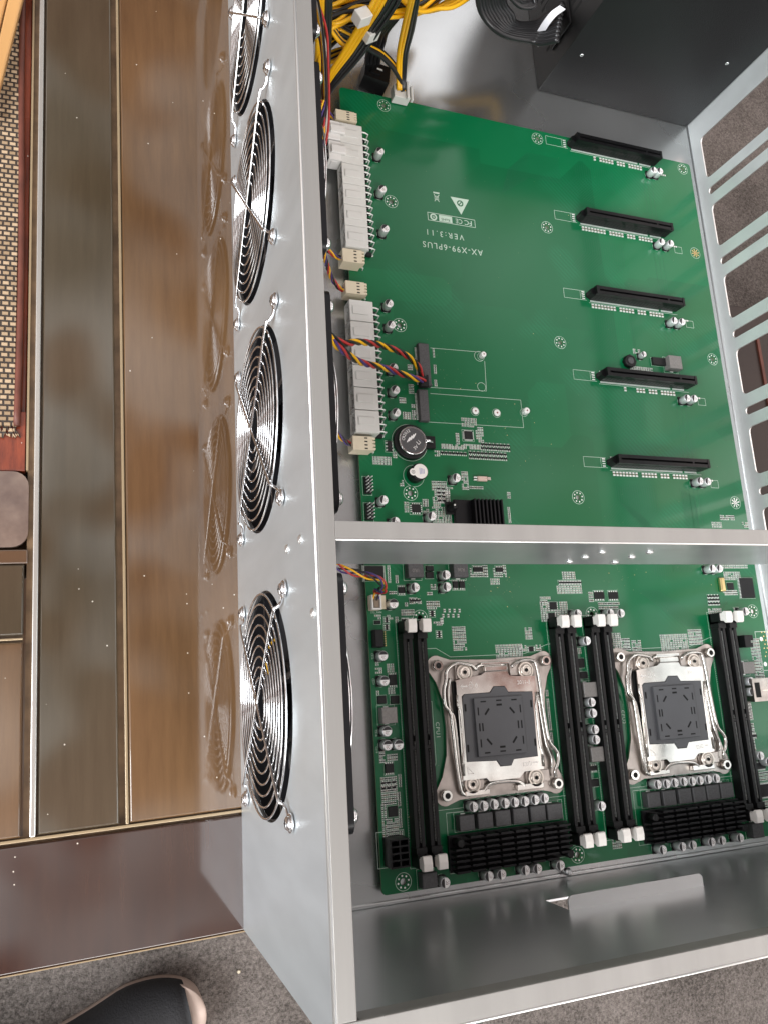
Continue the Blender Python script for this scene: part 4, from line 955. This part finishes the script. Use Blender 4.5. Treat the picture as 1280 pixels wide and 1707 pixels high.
# ---- M.2 style sockets and stand-offs
for (xa, xb, ya_, yb_, zz) in ((47.8, 56.0, 329.5, 362, 4.6), (45.5, 52.6, 303.2, 326.6, 4.6)):
    s = MB('ferrite', 'slot_gap', 'tin'); s.cbox((xa+xb)/2, (ya_+yb_)/2, xb-xa, yb_-ya_, .2, zz, .4); s.m = 1; s.box(xb-.1, xb+.04, ya_+2, yb_-2, 1.6, 2.8); s.m = 2
    for k in range(int((yb_-ya_)/1.0)-3): s.box(xa-1.4, xa, ya_+2+k, ya_+2.45+k, .1, .4)
    s.build('card_socket', mb_root)
s = MB('ferrite'); s.boxc(51.8, 330.0, 8.4, 1.0, 4.7, 5.6); s.build('socket_clip', mb_root)
for (x, y, hh, r) in ((*B(806, 590, 5)[:2], 5, 2.1), (*B(878, 684, 5)[:2], 5, 2.4), (*B(792, 685, 1)[:2], 1.2, 2.6), (*B(828, 688, 1)[:2], 1.2, 2.6)):
    s = MB('tin', 'ink_red', 'silk'); s.lathe((x, y, .1), [(r*.9, 0), (r, .5), (r, hh-.3), (r*.85, hh)], 20); s.m = 1; s.disc(x, y, r*.28, hh+.14, 10); s.m = 2; s.ring(x, y, r+.6, r+.85, Z1, 24); s.build('standoff_nut', mb_root)

# ---- coin cell
x, y = 38.3, 287.6
s = MB('black'); s.lathe((x-.4, y, .1), [(12.6, 0), (12.6, 2.6), (11.2, 2.8)], 48); s.box(x+9, x+17.5, y-4.5, y+4.5, .1, 4.0); s.m = 0; hold = s.build('battery_holder', mb_root, .3)
s = MB('chrome', 'ferrite'); s.lathe((x, y, 2.8), [(10.0, 0), (10.3, .4), (10.3, 2.3), (9.8, 2.7)], 48); s.m = 0; s.tube([(x+14.5, y, 4.5), (x+11, y+.2, 5.9), (x+9, y+.2, 5.8)], 1.3, 8); o = s.build('coin_cell', None); o.parent = hold; o.location = -wloc(hold)
s = MB('ferrite'); s.disc(x, y, 8.9, 5.56, 40); o = s.build('cell_face', None); o.parent = hold; o.location = -wloc(hold)
for k, ch in enumerate('CR2032'):
    a = PI*.90-k*.22+.25
    o = text(ch, 'cell_lettering', x+7.2*math.cos(a), y+7.2*math.sin(a), 2.1, a-PI/2, 5.62, 'cap_top', None); o.parent = hold; o.location = -wloc(hold)
for ss, dx, dy, hh in (('3V', 1.4, -5.2, 2.4), ('Li', 3.8, -1.4, 3)):
    o = text(ss, 'cell_lettering', x+dx, y+dy, hh, .75, 5.62, 'cap_top', None); o.parent = hold; o.location = -wloc(hold)
s = MB('cap_top')
for k in range(4): s.boxc(x-3.6+k*1.5, y+.2+k*1.0, .8, 5-.5*abs(k-1.5), 5.6, 5.64, -.55)
o = s.build('cell_lettering', None); o.parent = hold; o.location = -wloc(hold)
silk.m = 0; silk.ring(x-.4, y, 13.2, 13.5, Z1, 48)
# ---- buzzer
x, y = 39.8, 264.2
s = MB('black', 'latch', 'ink_blue', 'ferrite'); s.lathe((x, y, .1), [(6.0, 0), (6.0, 8.4), (5.6, 8.8)], 36)
s.m = 1; s.lathe((x+.8, y+.3, 8.82), [(5.2, 0), (5.2, .2)], 36); s.lathe((x-4.7, y-.4, 8.8), [(2.5, 0), (2.5, .21)], 24)
s.m = 2
for k in range(4): s.boxc(x+.3+k*1.0, y+.4, .45, 4.6-.4*k, 9.03, 9.06)
s.m = 3; s.ring(x-4.7, y-.4, 1.0, 1.3, 9.05, 20); s.line([(x-5.3, y-.4), (x-4.1, y-.4)], .2, 9.05); s.line([(x-4.7, y-1), (x-4.7, y+.2)], .2, 9.05)
s.build('buzzer', mb_root); silk.m = 0; silk.ring(x-.6, y-.6, 7.6, 7.85, Z1, 40)
# ---- pin headers, jumper blocks, eight-pin power inlet
def pinhdr(u0, v0, u1, v1, nx, ny, h=2.5, ph=8.0, m='black'):
    x0, x1, y0, y1 = rect(u0, v0, u1, v1); s = MB(m, 'tin'); s.cbox((x0+x1)/2, (y0+y1)/2, x1-x0, y1-y0, .1, h, .2); s.m = 1
    for i in range(nx):
        for j in range(ny):
            x, y = x0+(i+.5)*(x1-x0)/nx, y0+(j+.5)*(y1-y0)/ny
            s.boxc(x, y, .6, .6, h, ph)
    silk.m = 0; silk.frame(x0-.8, x1+.8, y0-.8, y1+.8, Z1, .22); s.build('pin_header', mb_root)
pinhdr(606, 796, 618, 824, 2, 5); pinhdr(608, 840, 621, 868, 2, 5); pinhdr(1244, 1166, 1251, 1199, 1, 6, .3, .6, 'ferrite_light')
x0, x1, y0, y1 = rect(619, 1051, 634, 1080); s = MB('black_matte', 'gold'); s.cbox((x0+x1)/2, (y0+y1)/2, x1-x0, y1-y0, .1, 7, .5); s.m = 1
for j in range(7):
    for i in range(2): s.boxc(x1+1.3+i*1.6, y0+1.2+j*(y1-y0-2.4)/6, .7, .8, .1, 1.6)
s.build('drive_connector', mb_root)
x0, x1, y0, y1 = rect(1226, 1060, 1244, 1080); s = MB('black'); s.box(x0, x0+6, y0, y1, .1, 9); s.box(x0+6, x1, y0, y0+3.2, .1, 6); s.box(x0+6, x1, y1-3.4, y1, .1, 7); s.build('jumper_block', mb_root, .4)
s = MB('black', 'slot_gap'); x0, x1, y0, y1 = -.2, 13.4, 16.6, 33.0
x0, x1 = 2.2, 14.6
s.box(x0, x1, y0, y1, .15, 3)
for i in range(3): xx = x0+i*(x1-x0-1)/2; s.box(xx, xx+1, y0, y1, 3, 12.6)
for j in range(5): yy = y0+j*(y1-y0-1)/4; s.box(x0+1, x1-1, yy, yy+1, 3, 12.58)
s.m = 1; s.box(x0+.5, x1-.5, y0+.5, y1-.5, 3, 4); s.build('power_inlet', mb_root, .2)
silk.m = 0; silk.frame(x0-4, x1+1.6, y0-1.5, y1+3, Z1, .3)
s = MB('gold', 'tin'); x, y, _ = B(1200, 975); s.cbox(x, y, 4.8, 11.0, .3, 3.4, .8); s.build('crystal', mb_root, .6)
s = MB('rubber_tan', 'tin', 'brass'); x, y, _ = B(803, 798, 1.5); s.cbox(x, y, 7.5, 3.4, .2, 2.4, .4); s.m = 1; s.boxc(x-5.2, y+.9, 2.5, .8, .1, 1.6); s.boxc(x-5.2, y-.9, 2.5, .8, .1, 1.6); s.m = 2; s.boxc(x+5.0, y, 2.6, 2.2, .1, 2.6); s.build('crystal', mb_root)
# ---- right edge: gold pad field, metal port
x0, x1, y0, y1 = rect(1262, 1052, 1290, 1118); silk.m = 0; silk.frame(x0, x1+6, y0, y1, Z1, .5); silk.m = 2
for i in range(3):
    for j in range(7): silk.disc(x0+7+i*3.0+(j % 2)*1.4, y0+11+j*3.1, .55, Z2, 10)
silk.m = 1; silk.disc(x0+5.5, y1-6, 1.7, Z2, 18); silk.disc(x0+5.5, y0+5, 1.7, Z2, 18); silk.m = 0
silk.line([(BW-20, 118), (BW-34, 118), (BW-30, 100), (BW, 100)], .35, Z1)
s = MB('nickel_base', 'slot_gap', 'brass'); s.box(BW-31, BW-3, 96, 113, .2, 9.5); s.m = 1; s.box(BW-29, BW-24, 99, 110, 9.5, 9.54); s.m = 2; s.box(BW-22, BW-6, 103.5, 104.3, 9.5, 9.8); s.build('port_shell', mb_root, .5)
# ---- lettering printed on the board
def TX(s_, u, v, h, rot, sxy=1.0, space=1.0): x, y, _ = B(u, v); text(s_, 'board_lettering', x, y, h, rot, Z2, 'silk', mb_root, sxy, space=space, bold=.012)
TX('AX-X99-6PLUS', 754.5, 414, 5.1, PI, .92, 1.25); TX('VER:3.11', 741, 391, 4.8, PI, .92, 1.45)
x0, x1, y0, y1 = rect(713, 355.5, 791, 382); y0, y1 = 466.6, 473.6
silk.m = 0; silk.frame(x0, x1, y0, y1, Z1, .45); silk.flat(x0+9.5, x0+20.5, y0+.8, y1-.8, Z1)
cxx = x0+4.9; cyy = (y0+y1)/2; silk.ring(cxx, cyy, 1.7, 2.9, Z1, 28); silk.ring(cxx, cyy, .5, .9, Z1, 16)
text('RoHS', 'board_lettering', x0+15, cyy-.7, 2.3, PI, Z2, 'pcb', mb_root, bold=.02); silk.m = 0
text('CE', 'board_lettering', x0+26.3, cyy, 4.0, PI, Z2, 'silk', mb_root, .9, bold=.02); text('FC', 'board_lettering', x1-6.2, cyy, 4.2, PI, Z2, 'silk', mb_root, 1.0, bold=.03)
xa, ya2, _ = B(768, 358); tx = [B(750, 327)[:2], B(781, 332)[:2], (xa-.3, ya2)]; tx = [(tx[0][0], 490.6), (tx[1][0]-.2, 490.6), ((tx[0][0]+tx[1][0])/2, 476.2)]
silk.quad([(a, c, Z1) for a, c in tx]); cxx, cyy = (tx[0][0]+tx[1][0])/2, 486
M['tri'] = M['pcb']; q = MB('pcb', 'silk'); q.ring(cxx, cyy, 1.7, 2.7, Z2, 24); q.m = 0; q.line([(cxx-1, cyy-1.2), (cxx+1, cyy+1.2)], .8, Z2); q.build('printed_emblem', mb_root)
x, y, _ = B(727, 326); silk.flat(x-2.6, x+2.6, y+1.6, y+3.0, Z1); silk.line([(x-2, y+.6), (x+1.8, y-5)], .55, Z1); silk.line([(x+2, y+.6), (x-1.8, y-5)], .55, Z1); silk.frame(x-1.7, x+1.7, y-3.9, y-.4, Z1, .45)
TX('CPU1', 729, 1217, 2.7, -PI/2, 1, 1.2); TX('CPU2', 1038, 1195, 2.5, -PI/2, 1, 1.2)
for s_, u, v, h in (('CE16', 620.5, 1094, 1.3), ('CE17', 622, 1136, 1.3), ('CE18', 627, 1222, 1.3), ('CE19', 628, 1250, 1.3)): TX(s_, u, v, h, -PI/2)
TX('CPU_FAN', 672, 728-10, 1.3, 0); TX('SYS_FAN', 627, 1021, 1.4, 0)
# copper traces that show through the mask
tr = MB('trace')
for k in range(9): tr.line([(100+k*1.1, 232), (100+k*1.1, 205+k), (112+k*1.1, 192+k)], .28, .03)
for k in range(14):
    x = 268+k*1.0; tr.line([(x, 262-k*.4), (x, 222), (x-18+k*.3, 204), (x-18+k*.3, 196)], .28, .03)
for k in range(10): tr.line([(208+k*2, 262), (208+k*2, 250-k), (232+k*2, 226-k), (232+k*2, 193)], .26, .03)
for k in range(12): tr.line([(215+k*1.6, 182), (245+k*1.6, 160+k*.3), (262+k*.5, 160+k*.3-8)], .26, .03)
for k in range(3):
    for yy in (530, 460, 390, 320, 250): tr.line([(276+k*4.5, yy+16), (276+k*4.5, yy-34)], .3, .03)
via = MB('gold', 'pcb_edge'); rv_ = random.Random(11)
for k in range(420):
    x, y = rv_.uniform(20, 325), rv_.uniform(5, 560)
    if rv_.random() < .7: x, y = rv_.choice([(90, 190), (200, 200), (290, 200), (150, 60), (300, 60), (110, 300), (60, 340)]); x += rv_.gauss(0, 16); y += rv_.gauss(0, 16)
    if not (3 < x < 328 and 3 < y < 565): continue
    via.m = 1 if rv_.random() < .9 else 0; via.disc(x, y, .28, .04, 8)
vo_ = via.build('via_dots', mb_root); vo_['kind'] = 'stuff'
for k in range(20): tr.line([(190, 545-k*1.2), (160, 545-k*1.2), (140-k*.4, 525-k*1.2)], .26, .03)
for yy in (552, 482, 412, 342, 272):
    for k in range(18): tr.line([(206+k*2.2, yy-8), (206+k*2.2, yy-20-k*.5), (190+k*2.0, yy-36-k*.5)], .24, .03)
tr.build('copper_traces', mb_root)['kind'] = 'stuff'
sk = silk.build('printed_outlines', mb_root); sk['kind'] = 'stuff'
cm = comp.build('small_components', mb_root); cm['kind'] = 'stuff'; cm['label'] = 'tiny soldered chips and resistors'

# ================================================================== FAN CABLES AND THEIR PLUGS
def fan_header(u0, v0, u1, v1, z=11.0):
    """cream four pin socket on the board, open towards the fans"""
    a = B(u0, v0, z); c_ = B(u1, v1, z); x0, x1, y1, y0 = a[0], c_[0], a[1], c_[1]; y0, y1 = min(y0, y1), max(y0, y1)
    s = MB('cream', 'slot_gap', 'tin'); s.box(x0, x1-1.2, y0, y1, .3, z)
    for k in range(4): yy = y0+(k+.5)*(y1-y0)/4; s.box(x1-1.2, x1+.8, yy-.7, yy+.7, 4, z-.1)
    s.m = 1
    for k in range(4): yy = y0+(k+.5)*(y1-y0)/4; s.box(x0+8.2, x0+10.4, yy-.45, yy+.45, z-.02, z+.04)
    s.m = 2
    for k in range(4): yy = y0+(k+.5)*(y1-y0)/4; s.tube([(x1-.5, yy, 4), (x1+2, yy, 3.4), (x1+2.4, yy, .2)], .4, 6)
    s.build('fan_socket', mb_root, .3)
    return (x0, (y0+y1)/2, 6)
h1 = fan_header(560, 181, 594, 204); h2 = fan_header(571, 413, 607, 440); h3 = fan_header(576, 467, 611, 492); h4 = fan_header(588, 726, 625, 751); 
x0, x1, y0, y1 = rect(619, 993, 637, 1016); s = MB('cream', 'body_tan', 'white_plug'); s.box(x0+1, x1+2, y0, y1, .2, 1.5); s.m = 0
a = B(619, 991, 9); c_ = B(637, 1016, 9); s.box(a[0], c_[0], c_[1], a[1], 1.5, 6); s.m = 2; s.box(a[0], c_[0], c_[1]-.0, c_[1]+1.2, 6, 9); s.box(a[0], c_[0], a[1]-1.2, a[1], 6, 9); s.box(a[0], a[0]+1.2, c_[1]+1.2, a[1]-1.2, 6, 9); s.box(c_[0]-1.2, c_[0], c_[1]+1.2, a[1]-1.2, 6, 9)
s.m = 1; s.box(a[0]+1.6, c_[0]-1.6, c_[1]+1.6, a[1]-1.6, 6, 8.6); s.build('fan_socket', mb_root, .25); h5 = ((a[0]+c_[0])/2, a[1], 8)
XC = -55.0
cable_obj('fan_cable', [(XC+2, 572, 30), (XC+14, 566, 40), (h1[0]-22, 552, 22), (h1[0]-7, h1[1]+4, 9), (h1[0]+1, h1[1], 6)], fans[3], pitch=22)
cable_obj('fan_cable', [(XC+1, 470, 60), (XC+9, 440, 48), (h2[0]-18, h2[1]+6, 16), (h2[0]-5, h2[1]+1, 7), (h2[0]+1, h2[1], 6)], fans[2], pitch=22)
cable_obj('fan_cable', [(XC+6, 455, 110), (XC+8, 425, 95), (XC+16, 405, 60), (h3[0]-14, h3[1]+6, 18), (h3[0]-4, h3[1]+1, 7), (h3[0]+1, h3[1], 6)], fans[2], cols=('wy', 'wr', 'wk', 'wb'), pitch=20)
cable_obj('fan_cable', [(XC+2, 318, 60), (XC+14, 306, 38), (h4[0]-14, h4[1]+8, 14), (h4[0]-4, h4[1]+2, 7), (h4[0]+1, h4[1], 6)], fans[1], pitch=22)
cable_obj('fan_cable', [(XC+3, 252, 90), (XC+6, 232, 70), (XC+14, 215, 40), (XC+26, 196, 30), (h5[0]-6, 188, 28), (h5[0]+1, 182, 20), (h5[0], h5[1]+2, 11), (h5[0], h5[1]-3, 8)], fans[0], cols=('wy', 'wr', 'wb', 'wk'), R=1.9, pitch=34)
# the long bundle running along the fans towards the top
for k, (cc, dz) in enumerate((('wk', 0), ('ww', 3), ('wy', 7), ('wr', 10), ('wk', 13), ('wy', 15), ('wr', 4), ('ww', 11))):
    s = MB(cc); s.tube(smooth_path([(XC+1.5, 545-k, 112-dz), (XC+8+k*.6, 515, 108-dz), (XC+10+k*.5, 480+k*2, 106-dz), (XC+9+k*.4, 450-k, 104-dz), (XC+2.0, 425-k*2, 104-dz)], 8), .75, 7); s.build('fan_lead', fans[2 if k % 2 else 3])
s = MB('ww', 'wk'); s.tube(smooth_path([(XC+1, 352, 88), (XC+8, 335, 84), (XC+10, 310, 80), (XC+8, 285, 76), (XC+1.5, 268, 74)], 8), .8, 7); s.m = 1; s.tube(smooth_path([(XC+1, 356, 90), (XC+7, 338, 88), (XC+9, 312, 84), (XC+6, 285, 80), (XC+1.5, 266, 78)], 8), .9, 7); s.build('fan_lead', fans[1])
# two twisted leads reaching the sockets in the middle of the left edge
pts1 = [B(545, 556, 92), B(572, 572, 80), B(600, 570, 66), B(640, 577, 44), B(676, 592, 28), B(694, 608, 16), B(702, 622, 9), B(706, 628, 7)]
pts2 = [B(545, 560, 92), B(570, 583, 78), B(600, 603, 58), B(640, 613, 36), B(674, 625, 22), B(696, 632, 13), B(706, 634, 8)]
cable_obj('fan_cable', pts1, fans[2], cols=('wy', 'wk', 'wr', 'wk'), pitch=36, R=1.35, r=.88)
cable_obj('fan_cable', pts2, fans[1], cols=('wy', 'wk', 'wr', 'wb'), pitch=36, R=1.35, r=.88)
s = MB('black'); a = B(706, 640, 6); s.boxc(a[0]-.5, a[1]+1.5, 6.5, 9, 4.8, 9); s.build('cable_plug', fans[1], .4)

# ================================================================== POWER SUPPLY
psu = thing('power_supply', 'dark charcoal power supply box in the corner of the case, beyond the green board', 'power supply', (262, 690, -7))
PX0, PX1, PY0, PY1, PZ0, PZ1 = 182.6, 342.6, 616.4, 770, -6.8, 148
s = MB('psu', 'psu_side'); s.box(PX0, PX1, PY0, PY1, PZ0, PZ1)
s.mi[-1] = 1
for p in s.f: pass
s.mi = [0, 0, 0, 0, 0, 1]
s.build('housing', psu, .8)
s = MB('slot_gap')
for k in range(7):
    for j in range(2): s.box(PX0-.08, PX0+.1, PY0+22+k*8, PY0+25+k*8, 12+j*66, 64+j*66)
s.build('vent_slots', psu)
for (u, v) in [(969, 92), (1211, 106)]:
    p_ = B(u, v, PY0, 1); s = MB('chrome'); s.lathe((p_[0], PY0, p_[2]), [(1.6, 0), (1.5, -.4), (.4, -.6)], 14, 1); s.build('screw', psu)
s = MB('black'); s.box(PX0-2.5, PX0, PY0+16, PY0+60, 20, 50); s.build('cable_grommet', psu, 1)

# coiled black cables with white tie
coil = thing('coiled_cables', 'thick loop of black and yellow cables held by a white tie against the power supply', 'cable bundle', (150, 660, 30))
def wire(mb, pts, r=1.35): mb.tube(smooth_path([B(u, v, z) for u, v, z in pts], 6), r, 8)
for k in range(45):
    row, col = k // 5, k % 5; s = MB('wy' if k in (0, 13) else 'wk')
    d = row*3.4; e = col*5.0; zz = 30+e*1.6
    wire(s, [(792+d*1.5, -60, zz+40), (797+d*1.5+random.uniform(-1, 1), 2, zz+16), (806+d*1.7, 28-d*.1, zz+8), (826+d*1.1, 50-d*.5, zz+4), (850+d*.7, 62-d*.75+random.uniform(-1, 1), zz), (884+d*.35, 68-d*1.1, zz-2), (902+d*.4, 72-d*1.7, zz+2), (930+d*.3, 66-d*2.2, zz+14)], 2.3)
    s.build('wire', coil)
for k in range(5):
    s = MB('wk'); wire(s, [(842+k*4, -40, 100), (850+k*3.5, -6+k, 92), (868+k*2.6, 12-k*1.6, 88), (890+k, 10-k*3, 88), (886-k, -12, 92), (870-k, -40, 100)], 1.4); s.build('wire', coil)
a0 = [(893, 74, 40), (896, 63, 56), (903, 49, 66), (912, 35, 74), (923, 22, 80), (937, 12, 84)]
P_ = [Vector(B(*q)) for q in a0]; P_ = smooth_path(P_, 4); s = MB('tie'); vs = []
dirv = Vector(B(902, 52, 62))-Vector(B(894, 47, 62)); dirv = dirv.normalized()
for p_ in P_: vs += [p_-dirv*2.6, p_+dirv*2.6, p_+dirv*2.6+Vector((0, 0, -1.0)), p_-dirv*2.6+Vector((0, 0, -1.0))]
s.add(vs, [(4*i+j, 4*i+(j+1) % 4, 4*i+4+(j+1) % 4, 4*i+4+j) for i in range(len(P_)-1) for j in range(4)]+[(0, 1, 2, 3), tuple(4*(len(P_)-1)+j for j in (3, 2, 1, 0))]); s.build('cable_tie', coil)

# cable ending in the white plug at the board's upper edge
c1 = thing('power_cable', 'yellow and black cable ending in the white plug at the upper edge of the board', 'cable', B(672, 160, 2), 'yellow and black power cables')
for k, (cc, du) in enumerate((('wy', 0), ('wy', 4.5), ('wk', 9), ('wk', 13))):
    s = MB(cc); wire(s, [(692+du*.9, -40, 120), (683+du, 0, 100), (671+du*1.25, 50, 62), (664+du*1.0, 90, 34), (663+du*.85, 125, 18), (664+du*.7, 150, 10)], 1.5); s.build('wire', c1)
for k, (cc, d) in enumerate((('wk', 0), ('wy', 4), ('wk', 8), ('wk', -4))):
    s = MB(cc); wire(s, [(566, 44+d*1.5, 60), (588, 58+d, 52), (612, 78-d*.6, 42), (636, 92-d*.9, 32), (657, 114-d*.9, 22), (670+d*.3, 138-d*.5, 13), (672+d*.4, 152, 9)], 1.5); s.build('wire', c1)
a = B(656, 147, 6); c_ = B(684, 163, 6)
s = MB('white_plug'); s.boxc((a[0]+c_[0])/2-1, a[1]-3.5, 13, 11, .6, 8.5); s.boxc((a[0]+c_[0])/2+3.0, a[1]-3, 2, 15, 8.5, 11); s.boxc((a[0]+c_[0])/2+7.0, a[1]-3.5, 1.8, 13, 6, 9.5); s.build('white_plug', c1, .5)
# bundle sweeping down to the fans
c2 = thing('power_cable', 'thick yellow and black cable sweeping down left to the inner side of the fan wall', 'cable', B(600, 60, 60), 'yellow and black power cables')
for k, (cc, d) in enumerate((('wy', 0), ('wy', 5), ('wy', 10), ('wk', 15), ('wk', 20), ('wk', 26))):
    s = MB(cc); wire(s, [(640+d*1.6, -40, 130), (622+d*1.5, 5, 108), (600+d*1.2, 42+d*.3, 84), (575+d, 84+d*.3, 60), (554+d*.6, 118+d*.4, 40), (541+d*.35, 148+d*.2, 24), (534+d*.2, 178, 10)], 1.8); s.build('wire', c2)
for (u, v, z, w) in ((607, 20, 104, 9), (621, 48, 82, 9)):
    a = B(u, v, z); s = MB('white_plug'); s.boxc(a[0], a[1], 10, 8, z-8, z, .6); s.build('white_plug', c2, .6)
c3 = thing('power_cable', 'yellow and black cable hanging straight down beside the rim, left of the sweeping one', 'cable', B(540, 60, 60), 'yellow and black power cables')
for k, (cc, u0) in enumerate((('wy', 531), ('wy', 536), ('wk', 544), ('wk', 549))):
    s = MB(cc); wire(s, [(u0+2, -30, 120), (u0+1, 15, 100), (u0, 50, 80), (u0-1, 85, 62), (u0-2.5-k, 106+k*22, 46), (u0-4-k*1.6, 118+k*22, 30)], 1.8); s.build('wire', c3)
# tangle at the back
tg = thing('cable_tangle', 'tangle of yellow and black power cables heaped at the back of the case', 'cable bundle', B(640, 10, 40))
rnd = random.Random(3)
for k in range(90):
    cc = 'wy' if k % 5 < 3 else 'wk'; s = MB(cc); y0 = rnd.uniform(-22, 30); z0 = rnd.uniform(20, 62); bow = rnd.uniform(-14, 22)
    wire(s, [(522+rnd.uniform(-12, 8), y0+rnd.uniform(10, 46), z0), (560, y0+rnd.uniform(6, 22), z0+8), (600+rnd.uniform(-8, 8), y0+bow*.5, z0+12), (650, y0-bow*.3, z0+14), (700, y0-6+rnd.uniform(-9, 5), z0+10), (750, -20+rnd.uniform(-15, 6), z0+8)], 1.4); s.build('wire', tg)
for k in range(9):
    s = MB('wy'); d = k*2.6
    wire(s, [(655+d, -30, 100-d), (672+d, 2+d*.3, 88-d), (700+d*.8, 20-d*.2+rnd.uniform(-2, 3), 78-d), (728+d*.5, 16-d*.5+rnd.uniform(-2, 3), 72-d), (758, 10-d+rnd.uniform(-2, 8), 70-d), (800, -16-d, 70-d)], 1.4); s.build('wire', tg)
for k in range(8):
    s = MB('wk' if k % 3 else 'wy'); d = k*3
    wire(s, [(533, 66+d*1.6, 40), (552, 56+d, 46), (578, 60-d*.4, 48), (606, 40-d, 52), (640, 14-d, 56), (670, -30, 60)], 1.4); s.build('wire', tg)
for k in range(5):
    s = MB('wk' if k % 2 else 'wy'); d = k*4
    wire(s, [(546, 24+d, 66), (556, 40+d, 62), (572, 62+d*.8, 56), (592, 74+d*.5, 46), (560, 84+d, 32), (534, 96+d, 24)], 1.4); s.build('wire', tg)
# black plug lying behind
bp_ = thing('black_plug', 'black eight way plug lying on the steel floor above the board corner', 'plug', B(628, 132, -6))
a = B(625, 128, 2); s = MB('black', 'slot_gap', 'white_plug'); s.boxc(a[0], a[1], 20, 15, -6.5, 8, -.15); s.boxc(a[0]-2, a[1]-2, 8, 3, 8, 9.6, -.15); s.m = 2; s.boxc(a[0]+2, a[1]+2, 4.5, 1.6, 8.0, 8.3, -.15); s.build('shell', bp_, .7)
for k in range(4):
    s = MB('wk'); wire(s, [(612+k*6, 112, 4), (612+k*6.5, 96, 14), (618+k*7, 72, 34), (630+k*5, 52, 50), (650+k*4, 30, 66)], 1.8); s.build('wire', bp_)

# ================================================================== SNEAKERS ON THE CARPET
def sneaker(tu, tv, ang, label, mirror=1):
    """toe tip measured at (tu, tv) on the carpet; ang = heading of the toe from +Y, counter-clockwise"""
    t0 = Vector(B(tu, tv, -425)); L = 285.0
    R = Matrix.Rotation(ang, 3, 'Z')
    def W(x, y, z): p = R @ Vector((x*mirror, y, 0)); return (t0.x+p.x, t0.y+p.y, -450+z)
    def half(y):                      # half widths and centre line along the shoe, y = 0 at the toe, -L at the heel
        s_ = -y/L
        w = 46*math.sqrt(max(0, 1-(1-min(s_/.26, 1))**2)) if s_ < .26 else (46-13*math.sin(min((s_-.26)/.36, 1)*PI/2) if s_ < .62 else 33+2*math.sin((s_-.62)/.38*PI))
        if s_ > .88: w *= math.sqrt(max(.0, 1-((s_-.88)/.125)**2))
        c_ = 7*math.sin(s_*PI); return w, c_
    root = thing('sneaker', label, 'shoe', (t0.x, t0.y, -450))
    def loft(rows, prof, m, name, capz=None):
        s = MB(m); n = len(prof); vs = []
        for y in rows:
            w, c_ = half(y)
            for px, pz in prof: vs.append(W(c_+px*(w+.01), y, pz(y) if callable(pz) else pz))
        k = len(rows); fs = [(i*n+j, i*n+j+1, (i+1)*n+j+1, (i+1)*n+j) for i in range(k-1) for j in range(n-1)]
        fs += [tuple(range(n)), tuple((k-1)*n+j for j in range(n))[::-1]]
        s.add(vs, fs, True); return s.build(name, root)
    rows = [-L*(1-math.cos(PI*i/40))/2 for i in range(41)]
    sz = lambda y: 24+17*math.exp(-(y/30)**2)
    loft(rows, [(-.94, 0), (-.98, 8), (-1.0, 16), (-1.0, sz), (-.95, lambda y: sz(y)+2), (0, lambda y: sz(y)+3), (.95, lambda y: sz(y)+2), (1.0, sz), (1.0, 16), (.98, 8), (.94, 0)], 'rubber_tan', 'sole')
    def hz(f): return lambda y: 26+f*(30+46*min(1, max(0, (-y/L-.12)/.5))**1.2)*min(1, (-y/L+.012)/.10)**.5
    loft([r for r in rows if -r > 11 and -r < L-4], [(-1.0, 18), (-1.05, hz(.22)), (-.9, hz(.6)), (-.6, hz(.88)), (-.25, hz(.99)), (.25, hz(.99)), (.6, hz(.88)), (.9, hz(.6)), (1.05, hz(.22)), (1.0, 18)], 'shoe', 'upper')
    for k in range(4):
        y = -L*.34-k*17; s = MB('shoe_gloss'); s.tube(smooth_path([W(-22, y-4, hz(.93)(y)), W(-8, y, hz(1.0)(y)+3), W(10, y+3, hz(1.0)(y)+3), W(24, y-3, hz(.92)(y))], 4), 2.6, 6, flat=.6); s.build('lace', root)
    s = MB('lime'); w, c_ = half(-150); s.tube([W(c_-w*1.02, -140, 36), W(c_-w*1.04, -152, 42), W(c_-w*1.0, -166, 50)], 2.4, 6); s.build('side_stripe', root)
    return root
sneaker(340, 1672, -1.36, 'black sneaker with pale rubber edge lying on the carpet in front of the table')
for i, (u, v, c_) in enumerate([(399, 1620, 'lime')]):
    p_ = B(u, v, -448); s = MB('cream' if i == 0 else c_); s.lathe((p_[0], p_[1], -450), [(1.7, 0), (2.0, 1.5), (1.0, 2.6)], 10)
    tag(s.build('crumb'), ('yellowish crumb on the carpet near the case corner', 'pale crumb on the carpet just right of the shoe toe', 'small white crumb on the carpet between shoe and case')[i], 'crumb')

# ================================================================== DARK FURNITURE BEYOND THE CASE
e = B(1213, 507, -150)
cab = thing('dark_cabinet', 'dark brown wooden cabinet standing on the carpet beyond the slotted wall', 'cabinet', (e[0]+300, e[1]-250, -450))
s = MB('dark_wood'); s.box(e[0]-40, e[0]+760, e[1]-560, e[1]-2, -450, -166); s.build('body', cab, 3)
s = MB('dark_wood'); s.box(e[0]-46, e[0]+766, e[1]-566, e[1], -165.5, -150); s.build('top_board', cab, 2)
q1 = B(1262, 560, -148); s = MB('leather'); s.box(q1[0]-2, q1[0]+2, e[1]-500, e[1]-40, -149.9, -148); s.build('inlay_strip', cab)
